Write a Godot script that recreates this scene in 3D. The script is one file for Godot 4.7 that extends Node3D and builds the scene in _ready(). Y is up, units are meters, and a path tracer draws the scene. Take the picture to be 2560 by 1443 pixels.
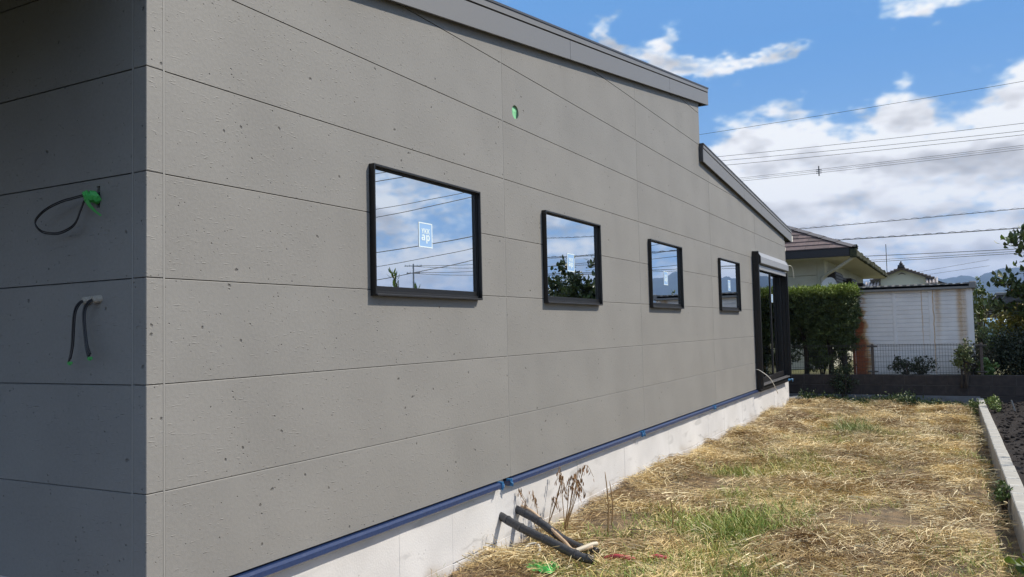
extends Node3D
# A newly clad grey house beside a strip of cut grass, neighbours beyond a low block wall.

var used := {}
var M := {}
var rng := RandomNumberGenerator.new()

# ------------------------------------------------------------------ naming and grouping
func numbered(called: String, parent: Node) -> String:
	var key := str(parent.get_instance_id()) + called
	var n: int = used.get(key, 0)
	used[key] = n + 1
	return called if n == 0 else "%s_%03d" % [called, n]

func tag(o: Node, label: String, category: String, group := "", kind := "") -> Node:
	if label != "": o.set_meta("label", label)
	if category != "": o.set_meta("category", category)
	if group != "": o.set_meta("group", group)
	if kind != "": o.set_meta("kind", kind)
	return o

func thing(called: String, label: String, category: String, at := Vector3.ZERO, group := "") -> Node3D:
	var o := Node3D.new()
	o.name = numbered(called, self)
	add_child(o, true)
	o.position = at
	tag(o, label, category, group)
	return o

func put(called: String, mesh, material: Material, parent: Node = self, at := Vector3.ZERO) -> MeshInstance3D:
	var o := MeshInstance3D.new()
	o.name = numbered(called, parent)
	var m: Mesh
	if mesh is SurfaceTool:
		mesh.generate_normals()
		m = mesh.commit()
	else:
		m = mesh
	o.mesh = m
	o.material_override = material
	parent.add_child(o, true)
	o.position = at
	return o

func scatter(called: String, mesh: Mesh, material: Material, places: Array, tints: Array, parent: Node = self) -> MultiMeshInstance3D:
	var mm := MultiMesh.new()
	mm.transform_format = MultiMesh.TRANSFORM_3D
	mm.use_colors = tints.size() > 0
	mm.mesh = mesh
	mm.instance_count = places.size()
	for i in places.size():
		mm.set_instance_transform(i, places[i])
		if tints.size() > 0: mm.set_instance_color(i, tints[i])
	var o := MultiMeshInstance3D.new()
	o.name = numbered(called, parent)
	o.multimesh = mm
	o.material_override = material
	parent.add_child(o, true)
	return o

# ------------------------------------------------------------------ geometry
func flat() -> SurfaceTool:
	var st := SurfaceTool.new()
	st.begin(Mesh.PRIMITIVE_TRIANGLES)
	st.set_smooth_group(-1)
	return st

func soft() -> SurfaceTool:
	var st := SurfaceTool.new()
	st.begin(Mesh.PRIMITIVE_TRIANGLES)
	st.set_smooth_group(0)
	return st

func tri(st: SurfaceTool, a: Vector3, b: Vector3, c: Vector3) -> void:   # counter-clockwise from outside
	st.add_vertex(a); st.add_vertex(c); st.add_vertex(b)

func quad(st: SurfaceTool, a: Vector3, b: Vector3, c: Vector3, d: Vector3) -> void:
	tri(st, a, b, c); tri(st, a, c, d)

func box(st: SurfaceTool, lo: Vector3, hi: Vector3, bv := 0.0, xf := Transform3D.IDENTITY) -> void:
	var c := (lo + hi) * 0.5
	var h := (hi - lo) * 0.5
	h = h.abs()
	bv = minf(bv, minf(h.x, minf(h.y, h.z)) * 0.9)
	for ax in 3:
		for s in [-1.0, 1.0]:
			var n := Vector3.ZERO; n[ax] = s
			var u := Vector3.ZERO; u[(ax + 1) % 3] = 1.0
			var w := Vector3.ZERO; w[(ax + 2) % 3] = 1.0
			var hu := h[(ax + 1) % 3] - bv
			var hw := h[(ax + 2) % 3] - bv
			var o := c + n * h[ax]
			var p := [o - u * hu - w * hw, o + u * hu - w * hw, o + u * hu + w * hw, o - u * hu + w * hw]
			if s < 0: p.reverse()
			quad(st, xf * p[0], xf * p[1], xf * p[2], xf * p[3])
	if bv <= 0.0: return
	for ax in 3:
		var b1 := (ax + 1) % 3
		var b2 := (ax + 2) % 3
		for s1 in [-1.0, 1.0]:
			for s2 in [-1.0, 1.0]:
				var e := []
				for t in [-1.0, 1.0]:
					var q1 := c; var q2 := c
					q1[ax] += t * (h[ax] - bv); q2[ax] += t * (h[ax] - bv)
					q1[b1] += s1 * h[b1]; q1[b2] += s2 * (h[b2] - bv)
					q2[b1] += s1 * (h[b1] - bv); q2[b2] += s2 * h[b2]
					e.append([q1, q2])
				if s1 * s2 > 0: quad(st, xf * e[0][0], xf * e[1][0], xf * e[1][1], xf * e[0][1])
				else: quad(st, xf * e[1][0], xf * e[0][0], xf * e[0][1], xf * e[1][1])
	for sx in [-1.0, 1.0]:
		for sy in [-1.0, 1.0]:
			for sz in [-1.0, 1.0]:
				var k := Vector3(sx, sy, sz)
				var p := []
				for ax in 3:
					var q := c + k * (h - Vector3.ONE * bv)
					q[ax] = c[ax] + k[ax] * h[ax]
					p.append(xf * q)
				if sx * sy * sz > 0: tri(st, p[0], p[1], p[2])
				else: tri(st, p[0], p[2], p[1])

func block(called: String, lo: Vector3, hi: Vector3, m: Material, parent: Node, bv := 0.0) -> MeshInstance3D:
	var st := flat()
	box(st, lo, hi, bv)
	return put(called, st, m, parent)

func tube(st: SurfaceTool, pts: Array, radius, sides := 6, caps := true) -> void:
	var n := pts.size()
	var up := Vector3.UP
	var rings := []
	for i in n:
		var d: Vector3 = (pts[mini(i + 1, n - 1)] - pts[maxi(i - 1, 0)]).normalized()
		if absf(d.dot(up)) > 0.95: up = Vector3.RIGHT if absf(d.x) < 0.9 else Vector3.BACK
		var a := d.cross(up).normalized()
		var b := a.cross(d).normalized()
		up = b
		var r: float = radius[i] if radius is Array else radius
		var ring := []
		for k in sides:
			var t := TAU * k / sides
			ring.append(pts[i] + (a * cos(t) + b * sin(t)) * r)
		rings.append(ring)
	for i in n - 1:
		for k in sides:
			var k2 := (k + 1) % sides
			quad(st, rings[i][k], rings[i][k2], rings[i + 1][k2], rings[i + 1][k])
	if caps:
		for k in range(1, sides - 1):
			tri(st, rings[0][0], rings[0][k + 1], rings[0][k])
			tri(st, rings[n - 1][0], rings[n - 1][k], rings[n - 1][k + 1])

func spline(pts: Array, step := 6) -> Array:
	var out := []
	for i in pts.size() - 1:
		var p0: Vector3 = pts[maxi(i - 1, 0)]
		var p1: Vector3 = pts[i]
		var p2: Vector3 = pts[i + 1]
		var p3: Vector3 = pts[mini(i + 2, pts.size() - 1)]
		for k in step:
			out.append(p1.cubic_interpolate(p2, p0, p3, float(k) / step))
	out.append(pts[-1])
	return out

func area2(p: PackedVector2Array) -> float:
	var s := 0.0
	for i in p.size(): s += p[i].cross(p[(i + 1) % p.size()])
	return s

# plate of a wall: poly in (u, v), P maps (u, v, depth) to space; edges that lie on y0 or y1 get a chamfer
func plate(st: SurfaceTool, poly: PackedVector2Array, y0: float, y1: float, c: float, depth: float, P: Callable, mirrored := false) -> void:
	if poly.size() < 3: return
	if area2(poly) < 0: poly.reverse()
	var n := poly.size()
	var inn := PackedVector2Array()
	for q in poly:
		var w := q
		if absf(q.y - y1) < 1e-4: w.y -= c
		inn.append(w)
	var idx := Geometry2D.triangulate_polygon(inn)
	for i in range(0, idx.size(), 3):
		var a := inn[idx[i]]; var b := inn[idx[i + 1]]; var d := inn[idx[i + 2]]
		if ((b - a).cross(d - a) < 0) != mirrored:
			var t := b; b = d; d = t
		tri(st, P.call(a, 0.0), P.call(b, 0.0), P.call(d, 0.0))
	for i in n:
		var j := (i + 1) % n
		var q := [P.call(inn[i], 0.0), P.call(poly[i], -c), P.call(poly[j], -c), P.call(inn[j], 0.0)]
		var r := [P.call(poly[i], -c), P.call(poly[i], -depth), P.call(poly[j], -depth), P.call(poly[j], -c)]
		if mirrored: q.reverse(); r.reverse()
		quad(st, q[0], q[1], q[2], q[3])
		quad(st, r[0], r[1], r[2], r[3])

# solid made by pushing a polygon in the (z, y) plane from x0 to x1 (x1 > x0)
func slab(st: SurfaceTool, poly: PackedVector2Array, x0: float, x1: float) -> void:
	# poly points are (u, y) with u = -z, counter-clockwise seen from +x
	if area2(poly) < 0: poly.reverse()
	var idx := Geometry2D.triangulate_polygon(poly)
	for i in range(0, idx.size(), 3):
		var a := poly[idx[i]]; var b := poly[idx[i + 1]]; var d := poly[idx[i + 2]]
		if (b - a).cross(d - a) < 0:
			var t := b; b = d; d = t
		tri(st, Vector3(x1, a.y, -a.x), Vector3(x1, b.y, -b.x), Vector3(x1, d.y, -d.x))
		tri(st, Vector3(x0, a.y, -a.x), Vector3(x0, d.y, -d.x), Vector3(x0, b.y, -b.x))
	for i in poly.size():
		var a := poly[i]; var b := poly[(i + 1) % poly.size()]
		quad(st, Vector3(x1, a.y, -a.x), Vector3(x0, a.y, -a.x), Vector3(x0, b.y, -b.x), Vector3(x1, b.y, -b.x))

# solid made by pushing a polygon in the (x, y) plane from z1 (front) back to z0
func slab_z(st: SurfaceTool, poly: PackedVector2Array, z0: float, z1: float) -> void:
	if area2(poly) < 0: poly.reverse()
	var idx := Geometry2D.triangulate_polygon(poly)
	for i in range(0, idx.size(), 3):
		var a := poly[idx[i]]; var b := poly[idx[i + 1]]; var d := poly[idx[i + 2]]
		if (b - a).cross(d - a) < 0:
			var t := b; b = d; d = t
		tri(st, Vector3(a.x, a.y, z1), Vector3(b.x, b.y, z1), Vector3(d.x, d.y, z1))
		tri(st, Vector3(a.x, a.y, z0), Vector3(d.x, d.y, z0), Vector3(b.x, b.y, z0))
	for i in poly.size():
		var a := poly[i]; var b := poly[(i + 1) % poly.size()]
		quad(st, Vector3(a.x, a.y, z1), Vector3(a.x, a.y, z0), Vector3(b.x, b.y, z0), Vector3(b.x, b.y, z1))

# ------------------------------------------------------------------ textures and materials
func srgb(r: float, g: float, b: float) -> Color:   # linear base colour to the sRGB that albedo_color wants
	return Color(r, g, b).linear_to_srgb()

func mat(called: String, c: Color, rough := 0.8, metal := 0.0) -> StandardMaterial3D:
	var m := StandardMaterial3D.new()
	m.resource_name = called
	m.albedo_color = c
	m.roughness = rough
	m.metallic = metal
	M[called] = m
	return m

func noise_bytes(w: int, h: int, seed_: int, freq: float, oct := 4, kind := FastNoiseLite.TYPE_SIMPLEX_SMOOTH) -> PackedByteArray:
	var n := FastNoiseLite.new()
	n.noise_type = kind
	n.seed = seed_
	n.frequency = freq
	n.fractal_octaves = oct
	return n.get_seamless_image(w, h).get_data()

func stretched(w: int, h: int, sx: int, seed_: int, freq: float) -> PackedByteArray:   # noise drawn out along u
	var n := FastNoiseLite.new()
	n.seed = seed_
	n.frequency = freq
	n.fractal_octaves = 2
	var im: Image = n.get_seamless_image(w / sx, h)
	im.resize(w, h, Image.INTERPOLATE_BILINEAR)
	return im.get_data()

func tex(w: int, h: int, data: PackedByteArray, rgb := true) -> ImageTexture:
	var im := Image.create_from_data(w, h, false, Image.FORMAT_RGB8 if rgb else Image.FORMAT_L8, data)
	im.generate_mipmaps()
	return ImageTexture.create_from_image(im)

func triplanar(m: StandardMaterial3D, size_u: float, size_v: float) -> void:
	m.uv1_triplanar = true
	m.uv1_world_triplanar = true
	m.uv1_triplanar_sharpness = 8.0
	m.uv1_scale = Vector3(1.0 / size_u, 1.0 / size_v, 1.0 / size_u)

# mottled surface: base colour (linear) varied by coarse and fine noise, with relief
func mottled(called: String, base: Color, size: float, coarse: float, fine: float, rough: float, relief: float, seed_: int, warm := Color(1, 1, 1), side := 512) -> StandardMaterial3D:
	var a := noise_bytes(side, side, seed_, 5.0 / side, 5)
	var b := noise_bytes(side, side, seed_ + 7, 90.0 / side, 3)
	var out := PackedByteArray(); out.resize(side * side * 3)
	var hgt := PackedByteArray(); hgt.resize(side * side)
	for i in side * side:
		var t := a[i] / 255.0
		var k := 1.0 + (t - 0.5) * 2.0 * coarse + (b[i] / 255.0 - 0.5) * 2.0 * fine
		var c := base.lerp(base * warm, t)
		c = Color(clampf(c.r * k, 0, 1), clampf(c.g * k, 0, 1), clampf(c.b * k, 0, 1)).linear_to_srgb()
		out[i * 3] = int(c.r * 255.0); out[i * 3 + 1] = int(c.g * 255.0); out[i * 3 + 2] = int(c.b * 255.0)
		hgt[i] = int(clampf(a[i] * 0.4 + b[i] * 0.6, 0, 255))
	var m := mat(called, Color.WHITE, rough)
	m.albedo_texture = tex(side, side, out)
	if relief > 0.0:
		m.heightmap_enabled = true
		m.heightmap_texture = tex(side, side, hgt, false)
		m.heightmap_scale = relief
	triplanar(m, size, size)
	return m

func siding_material() -> void:
	var w := 2048; var h := 1024           # 3.08 m by 1.54 m
	var a := noise_bytes(w, h, 3, 3.0 / w, 4)
	var b := noise_bytes(w, h, 5, 0.35, 2)
	var e := noise_bytes(w, h, 15, 0.06, 3)
	var s := stretched(w, h, 8, 9, 0.22)
	var s2 := stretched(w, h, 4, 29, 0.03)
	var hgt := PackedByteArray(); hgt.resize(w * h)
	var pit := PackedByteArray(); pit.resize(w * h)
	for i in w * h:
		var streak := maxf(0.0, s[i] / 255.0 - 0.70) * maxf(0.0, s2[i] / 255.0 - 0.45)
		hgt[i] = int(clampf(150.0 + (b[i] - 128) * 0.06 + (e[i] - 128) * 0.05 + streak * 1500.0, 0, 255))
	rng.seed = 77
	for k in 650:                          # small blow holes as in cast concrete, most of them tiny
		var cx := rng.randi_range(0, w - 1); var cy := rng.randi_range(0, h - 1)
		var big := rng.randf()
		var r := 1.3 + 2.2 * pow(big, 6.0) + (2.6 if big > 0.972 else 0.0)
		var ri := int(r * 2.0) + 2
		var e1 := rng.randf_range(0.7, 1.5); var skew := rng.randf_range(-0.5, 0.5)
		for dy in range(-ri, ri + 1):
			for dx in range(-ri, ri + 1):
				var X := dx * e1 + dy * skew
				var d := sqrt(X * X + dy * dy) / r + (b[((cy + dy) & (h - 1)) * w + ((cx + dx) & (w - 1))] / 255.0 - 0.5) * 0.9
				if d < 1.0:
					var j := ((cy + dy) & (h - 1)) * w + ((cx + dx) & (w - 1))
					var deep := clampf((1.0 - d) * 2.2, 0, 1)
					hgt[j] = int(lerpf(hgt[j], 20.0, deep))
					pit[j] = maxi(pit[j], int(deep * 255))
	var out := PackedByteArray(); out.resize(w * h * 3)
	for i in w * h:
		var k := 1.0 + (a[i] / 255.0 - 0.5) * 0.14 + (b[i] / 255.0 - 0.5) * 0.16 + (e[i] / 255.0 - 0.5) * 0.10
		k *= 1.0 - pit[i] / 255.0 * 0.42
		var g := 0.254 * k
		out[i * 3] = int(pow(g * 1.01, 1 / 2.2) * 255.0)
		out[i * 3 + 1] = int(pow(g * 1.0, 1 / 2.2) * 255.0)
		out[i * 3 + 2] = int(pow(g * 0.98, 1 / 2.2) * 255.0)
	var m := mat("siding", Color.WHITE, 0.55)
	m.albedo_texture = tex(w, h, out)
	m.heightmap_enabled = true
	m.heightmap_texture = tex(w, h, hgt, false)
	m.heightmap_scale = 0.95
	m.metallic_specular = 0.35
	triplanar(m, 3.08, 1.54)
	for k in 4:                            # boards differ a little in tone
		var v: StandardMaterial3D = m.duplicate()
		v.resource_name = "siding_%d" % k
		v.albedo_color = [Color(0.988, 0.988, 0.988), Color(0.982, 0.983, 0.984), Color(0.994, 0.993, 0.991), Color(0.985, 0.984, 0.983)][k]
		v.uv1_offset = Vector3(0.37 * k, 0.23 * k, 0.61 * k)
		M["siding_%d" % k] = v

func shed_material() -> void:
	var w := 512; var h := 512             # 2.6 m wide, 2.6 m high, laid on in the shed's own u, v
	var a := noise_bytes(w, h, 41, 0.012, 4)
	var b := noise_bytes(w, h, 43, 0.10, 3)
	var drips := stretched(h, w, 1, 45, 0.05)
	var out := PackedByteArray(); out.resize(w * h * 3)
	var clean := Color(0.74, 0.73, 0.74); var rust := Color(0.30, 0.085, 0.028); var pale := Color(0.50, 0.33, 0.17)
	for y in h:
		var fy := 1.0 - float(y) / h        # 0 at the ground
		for x in w:
			var fx := float(x) / w
			var i := y * w + x
			var n := a[i] / 255.0; var f := b[i] / 255.0
			var r := 0.0
			# the left corner is eaten by rust below two thirds of the height
			r = maxf(r, smoothstep(0.185 - 0.06 * smoothstep(0.4, 0.8, fy), 0.06, fx + (n - 0.5) * 0.05) * smoothstep(0.92, 0.62, fy + (n - 0.5) * 0.2))
			# run-off streaks
			for q in [[0.545, 0.004, 0.25, 0.36], [0.628, 0.0045, 0.0, 0.50], [0.660, 0.028, 0.35, 0.30], [0.82, 0.030, 0.2, 0.36], [0.845, 0.026, -0.6, 0.75]]:
				var along := smoothstep(q[2], q[2] + 0.5, fy) if q[2] >= 0.0 else smoothstep(0.5, 0.3, fy)
				r = maxf(r, exp(-pow((fx - q[0] + (n - 0.5) * 0.012) / q[1], 2.0)) * q[3] * (0.35 + 0.65 * along) * (0.7 + 0.5 * f))
			r = clampf(r, 0, 1)
			var c := clean * (0.93 + 0.14 * n) * (0.97 + 0.06 * f)
			c = c.lerp(pale, smoothstep(0.02, 0.45, r)).lerp(rust * (0.7 + 0.6 * f), smoothstep(0.4, 0.85, r))
			c = c.linear_to_srgb()
			out[i * 3] = int(clampf(c.r, 0, 1) * 255.0); out[i * 3 + 1] = int(clampf(c.g, 0, 1) * 255.0); out[i * 3 + 2] = int(clampf(c.b, 0, 1) * 255.0)
	var m := mat("shed", Color.WHITE, 0.55)
	m.albedo_texture = tex(w, h, out)
	m.uv1_triplanar = true
	m.uv1_world_triplanar = true
	m.uv1_triplanar_sharpness = 8.0
	m.uv1_scale = Vector3(1.0 / 2.6, 1.0 / 2.6, 1.0 / 2.6)
	m.uv1_offset = Vector3(-1.05 / 2.6, 0.0, 0.0)   # x = 1.05 m is the left edge of the picture

func make_materials() -> void:
	siding_material()
	shed_material()
	mat("sealant", srgb(0.29, 0.287, 0.28), 0.5)
	mat("core", srgb(0.05, 0.05, 0.05), 0.9)
	mat("fascia", srgb(0.175, 0.178, 0.188), 0.45)
	mat("roof_edge", srgb(0.055, 0.055, 0.06), 0.4)
	mat("soffit", srgb(0.05, 0.038, 0.028), 0.8)
	mat("black_metal", srgb(0.007, 0.0065, 0.007), 0.38)
	mat("dark_sash", srgb(0.015, 0.0145, 0.016), 0.4)
	mat("silver", srgb(0.34, 0.345, 0.36), 0.35, 0.25)
	mat("dark_silver", srgb(0.16, 0.16, 0.17), 0.35, 0.3)
	var g := mat("glass", Color(0.89, 0.91, 0.93), 0.0, 1.0)
	g.metallic_specular = 0.5
	g.heightmap_enabled = true
	g.heightmap_texture = tex(256, 256, noise_bytes(256, 256, 131, 0.008, 2), false)
	g.heightmap_scale = 0.03
	triplanar(g, 2.4, 2.4)
	var g2 := mat("door_glass", Color(0.60, 0.63, 0.65), 0.0, 1.0)
	g2.metallic_specular = 0.5
	mat("sticker_film", srgb(0.30, 0.50, 0.82), 0.3)
	mat("sticker_print", srgb(0.80, 0.92, 0.95), 0.5)
	var f := mat("blue_film", srgb(0.018, 0.038, 0.115), 0.36)
	f.clearcoat_enabled = true; f.clearcoat = 0.35; f.clearcoat_roughness = 0.2
	f.heightmap_enabled = true
	f.heightmap_texture = tex(256, 256, noise_bytes(256, 256, 61, 0.03, 3), false)
	f.heightmap_scale = 0.22
	triplanar(f, 0.35, 0.35)
	mat("blue_tape", srgb(0.04, 0.19, 0.42), 0.5)
	mat("green_tape", srgb(0.06, 0.42, 0.09), 0.55)
	mat("pale_green_tape", srgb(0.22, 0.60, 0.32), 0.6)
	mat("cable", srgb(0.012, 0.012, 0.016), 0.3)
	mat("conduit", srgb(0.46, 0.43, 0.38), 0.55)
	mat("white_cable", srgb(0.70, 0.68, 0.62), 0.5)
	mottled("pipe_wrap", Color(0.045, 0.047, 0.055), 0.25, 0.2, 0.2, 0.42, 0.3, 71, Color(1, 1, 1), 128)
	mat("beige_pipe", srgb(0.55, 0.40, 0.27), 0.6)
	mat("cream_pipe", srgb(0.60, 0.53, 0.42), 0.5)
	mat("red_plastic", srgb(0.40, 0.045, 0.06), 0.5)
	concrete_material()
	mottled("kerb_concrete", Color(0.40, 0.39, 0.37), 0.9, 0.16, 0.12, 0.9, 0.4, 83, Color(1, 0.98, 0.93))
	mottled("mortar", Color(0.60, 0.59, 0.56), 0.5, 0.15, 0.15, 0.9, 0.3, 84, Color(1, 1, 1), 128)
	mottled("wall_block", Color(0.040, 0.036, 0.037), 0.8, 0.35, 0.2, 0.95, 0.5, 87, Color(1.12, 1.0, 0.94))
	mottled("wall_mortar", Color(0.068, 0.060, 0.057), 0.5, 0.3, 0.15, 0.95, 0.3, 88, Color(1, 1, 1), 128)
	mottled("wall_base", Color(0.17, 0.175, 0.19), 0.8, 0.2, 0.12, 0.95, 0.3, 89, Color(0.9, 0.95, 1.0), 256)
	mottled("dirt", Color(0.225, 0.175, 0.115), 0.9, 0.40, 0.55, 1.0, 2.5, 91, Color(1.15, 1.0, 0.85))
	mottled("soil", Color(0.024, 0.019, 0.018), 0.9, 0.35, 0.5, 1.0, 3.0, 93, Color(1.1, 1, 0.95))
	mottled("field", Color(0.09, 0.085, 0.04), 9.0, 0.4, 0.3, 1.0, 0.0, 95, Color(1.0, 1.1, 0.8))
	mottled("mountain", Color(0.030, 0.042, 0.030), 900.0, 0.4, 0.3, 1.0, 0.0, 97, Color(1.0, 1.1, 0.9), 256)
	mottled("cream_wall", Color(0.55, 0.535, 0.44), 2.5, 0.12, 0.06, 0.85, 0.05, 101, Color(0.95, 0.98, 1.0), 256)
	mat("cream_trim", srgb(0.55, 0.53, 0.45), 0.6)
	mat("cream_soffit", srgb(0.52, 0.49, 0.40), 0.8)
	for k in 4:
		mottled("roof_shingle_%d" % k, Color(0.105, 0.080, 0.078) * [0.85, 1.0, 1.12, 1.28][k], 0.7, 0.25, 0.25, 0.75, 0.2, 103 + k, Color(1.1, 0.95, 0.95), 128)
	mat("ridge_metal", srgb(0.15, 0.13, 0.125), 0.45)
	mat("eave_board", srgb(0.025, 0.023, 0.026), 0.5)
	mottled("mossy_gutter", Color(0.04, 0.045, 0.03), 0.5, 0.6, 0.6, 0.9, 2.0, 109, Color(1.4, 1.3, 0.8), 256)
	mat("shutter_dark", srgb(0.022, 0.017, 0.018), 0.6)
	mat("shutter_slat", srgb(0.06, 0.055, 0.058), 0.5)
	mat("dish_grey", srgb(0.80, 0.81, 0.83), 0.45)
	mat("far_wall", srgb(0.62, 0.60, 0.48), 0.85)
	mat("far_tile", srgb(0.13, 0.10, 0.085), 0.6)
	mat("glazed_tile", srgb(0.40, 0.36, 0.35), 0.22)
	mat("shed_trim", srgb(0.20, 0.20, 0.205), 0.5)
	mat("shed_roof", srgb(0.15, 0.145, 0.14), 0.5, 0.1)
	mat("fence_wire", srgb(0.035, 0.032, 0.033), 0.5)
	mat("fence_post", srgb(0.07, 0.055, 0.05), 0.5)
	mottled("bark", Color(0.055, 0.042, 0.032), 0.4, 0.3, 0.3, 0.95, 1.0, 111, Color(1, 1, 1), 128)
	mat("wire_line", srgb(0.05, 0.05, 0.055), 0.6)
	mat("pole_grey", srgb(0.26, 0.26, 0.26), 0.8)
	mat("insulator", srgb(0.5, 0.5, 0.5), 0.3)
	mat("blue_tarp", srgb(0.35, 0.55, 0.75), 0.25)
	mat("dark_roof", srgb(0.055, 0.055, 0.065), 0.5)
	mat("old_wood", srgb(0.10, 0.075, 0.06), 0.9)
	mat("slate", srgb(0.28, 0.28, 0.28), 0.9)
	mat("dead_stem", srgb(0.28, 0.18, 0.085), 0.9)
	mat("dead_leaf", srgb(0.25, 0.135, 0.06), 0.9)
	for q in [["leaf_tint", 0.5, 0.30], ["straw_tint", 0.55, 0.12], ["conifer_tint", 0.6, 0.16]]:
		var m := mat(q[0], Color.WHITE, q[1])
		m.vertex_color_use_as_albedo = true
		m.backlight_enabled = true
		m.backlight = Color(q[2], q[2], q[2])
	for k in 4:
		var m := mat("leaf_green_%d" % k, srgb([0.045, 0.03, 0.065, 0.11][k], [0.085, 0.06, 0.11, 0.14][k], [0.022, 0.018, 0.03, 0.03][k]), 0.35)
		m.backlight_enabled = true
		m.backlight = Color(0.25, 0.32, 0.08)

func concrete_material() -> void:
	var w := 1024; var h := 512            # 4 m by 2 m
	var a := noise_bytes(w, h, 81, 0.006, 5)
	var b := noise_bytes(w, h, 82, 0.25, 2)
	var s := stretched(w, h, 4, 85, 0.02)
	var out := PackedByteArray(); out.resize(w * h * 3)
	var hgt := PackedByteArray(); hgt.resize(w * h)
	for i in w * h:
		var k := 1.0 + (a[i] / 255.0 - 0.5) * 0.22 + (b[i] / 255.0 - 0.5) * 0.07
		var stain := smoothstep(0.58, 0.78, s[i] / 255.0) * smoothstep(0.42, 0.66, a[i] / 255.0)
		k *= 1.0 - 0.22 * stain
		var yy := 2.0 - float(i / w) / h * 2.0          # height of this row above the ground
		var splash := smoothstep(0.16, 0.0, yy + (a[i] / 255.0 - 0.5) * 0.22) if yy < 0.4 else 0.0
		var seam := exp(-pow((yy - 0.20 - (a[i] / 255.0 - 0.5) * 0.16) / 0.008, 2.0)) * 0.22 * smoothstep(0.40, 0.6, s[i] / 255.0)
		k *= 1.0 - seam
		var c := Color(clampf(0.62 * k, 0, 1), clampf(0.62 * k, 0, 1), clampf(0.635 * k, 0, 1)).lerp(Color(0.36, 0.29, 0.21), splash * 0.55).linear_to_srgb()
		out[i * 3] = int(c.r * 255.0); out[i * 3 + 1] = int(c.g * 255.0); out[i * 3 + 2] = int(c.b * 255.0)
		hgt[i] = int(clampf(a[i] * 0.3 + b[i] * 0.4, 0, 255))
	rng.seed = 5
	for k in 160:                          # pinholes
		var cx := rng.randi_range(0, w - 1); var cy := rng.randi_range(0, h - 1)
		for d in [[0, 0], [1, 0], [0, 1]]:
			var j: int = ((cy + d[1]) & (h - 1)) * w + ((cx + d[0]) & (w - 1))
			hgt[j] = 0
			for q in 3: out[j * 3 + q] = int(out[j * 3 + q] * 0.75)
	var m := mat("concrete", Color.WHITE, 0.85)
	m.albedo_texture = tex(w, h, out)
	m.heightmap_enabled = true
	m.heightmap_texture = tex(w, h, hgt, false)
	m.heightmap_scale = 0.25
	triplanar(m, 4.0, 2.0)

# ------------------------------------------------------------------ sky
var sky_w := 4096
var sky_h := 2048
var sky_rows := []
var n_big: FastNoiseLite
var n_mid: FastNoiseLite
var n_fine: FastNoiseLite

# wisps above the bank: azimuth, elevation, half width, half height (degrees), tilt (degrees), amount
const CLOUDS := [
	[-21.3, 20.1, 0.9, 1.6, -24, 0.60], [-20.2, 18.9, 2.0, 0.55, -25, 0.55], [-17.0, 19.3, 0.8, 1.5, -42, 0.62], [-16.3, 17.7, 2.4, 0.75, -14, 0.58], [-13.8, 17.4, 2.4, 0.6, 3, 0.52],
	[-11.0, 17.6, 2.6, 0.38, 7, 0.46], [-8.2, 18.0, 2.0, 0.22, 6, 0.34], [-12.8, 16.1, 2.4, 0.5, 0, 0.24], [-18.0, 16.6, 1.6, 0.5, -20, 0.3],
	[-2.8, 20.6, 1.4, 1.5, -35, 0.62], [-0.4, 19.2, 1.9, 0.7, 8, 0.62], [1.9, 19.8, 1.4, 1.0, 25, 0.6],
]
# how high the cumulus bank reaches over the roofs, by azimuth
const BANK_AZ := [-26.0, -15.0, -13.0, -11.6, -10.4, -8.6, -7.2, -5.4, -4.0, -3.0, -1.9, -0.8, 0.1, 1.2, 2.8, 4.6, 8.0, 12.0, 18.0]
const BANK_EL := [12.0, 12.6, 13.2, 14.0, 14.6, 14.5, 13.7, 13.2, 13.6, 14.6, 14.9, 14.4, 13.5, 13.5, 14.2, 15.2, 16.4, 16.0, 15.0]

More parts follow.
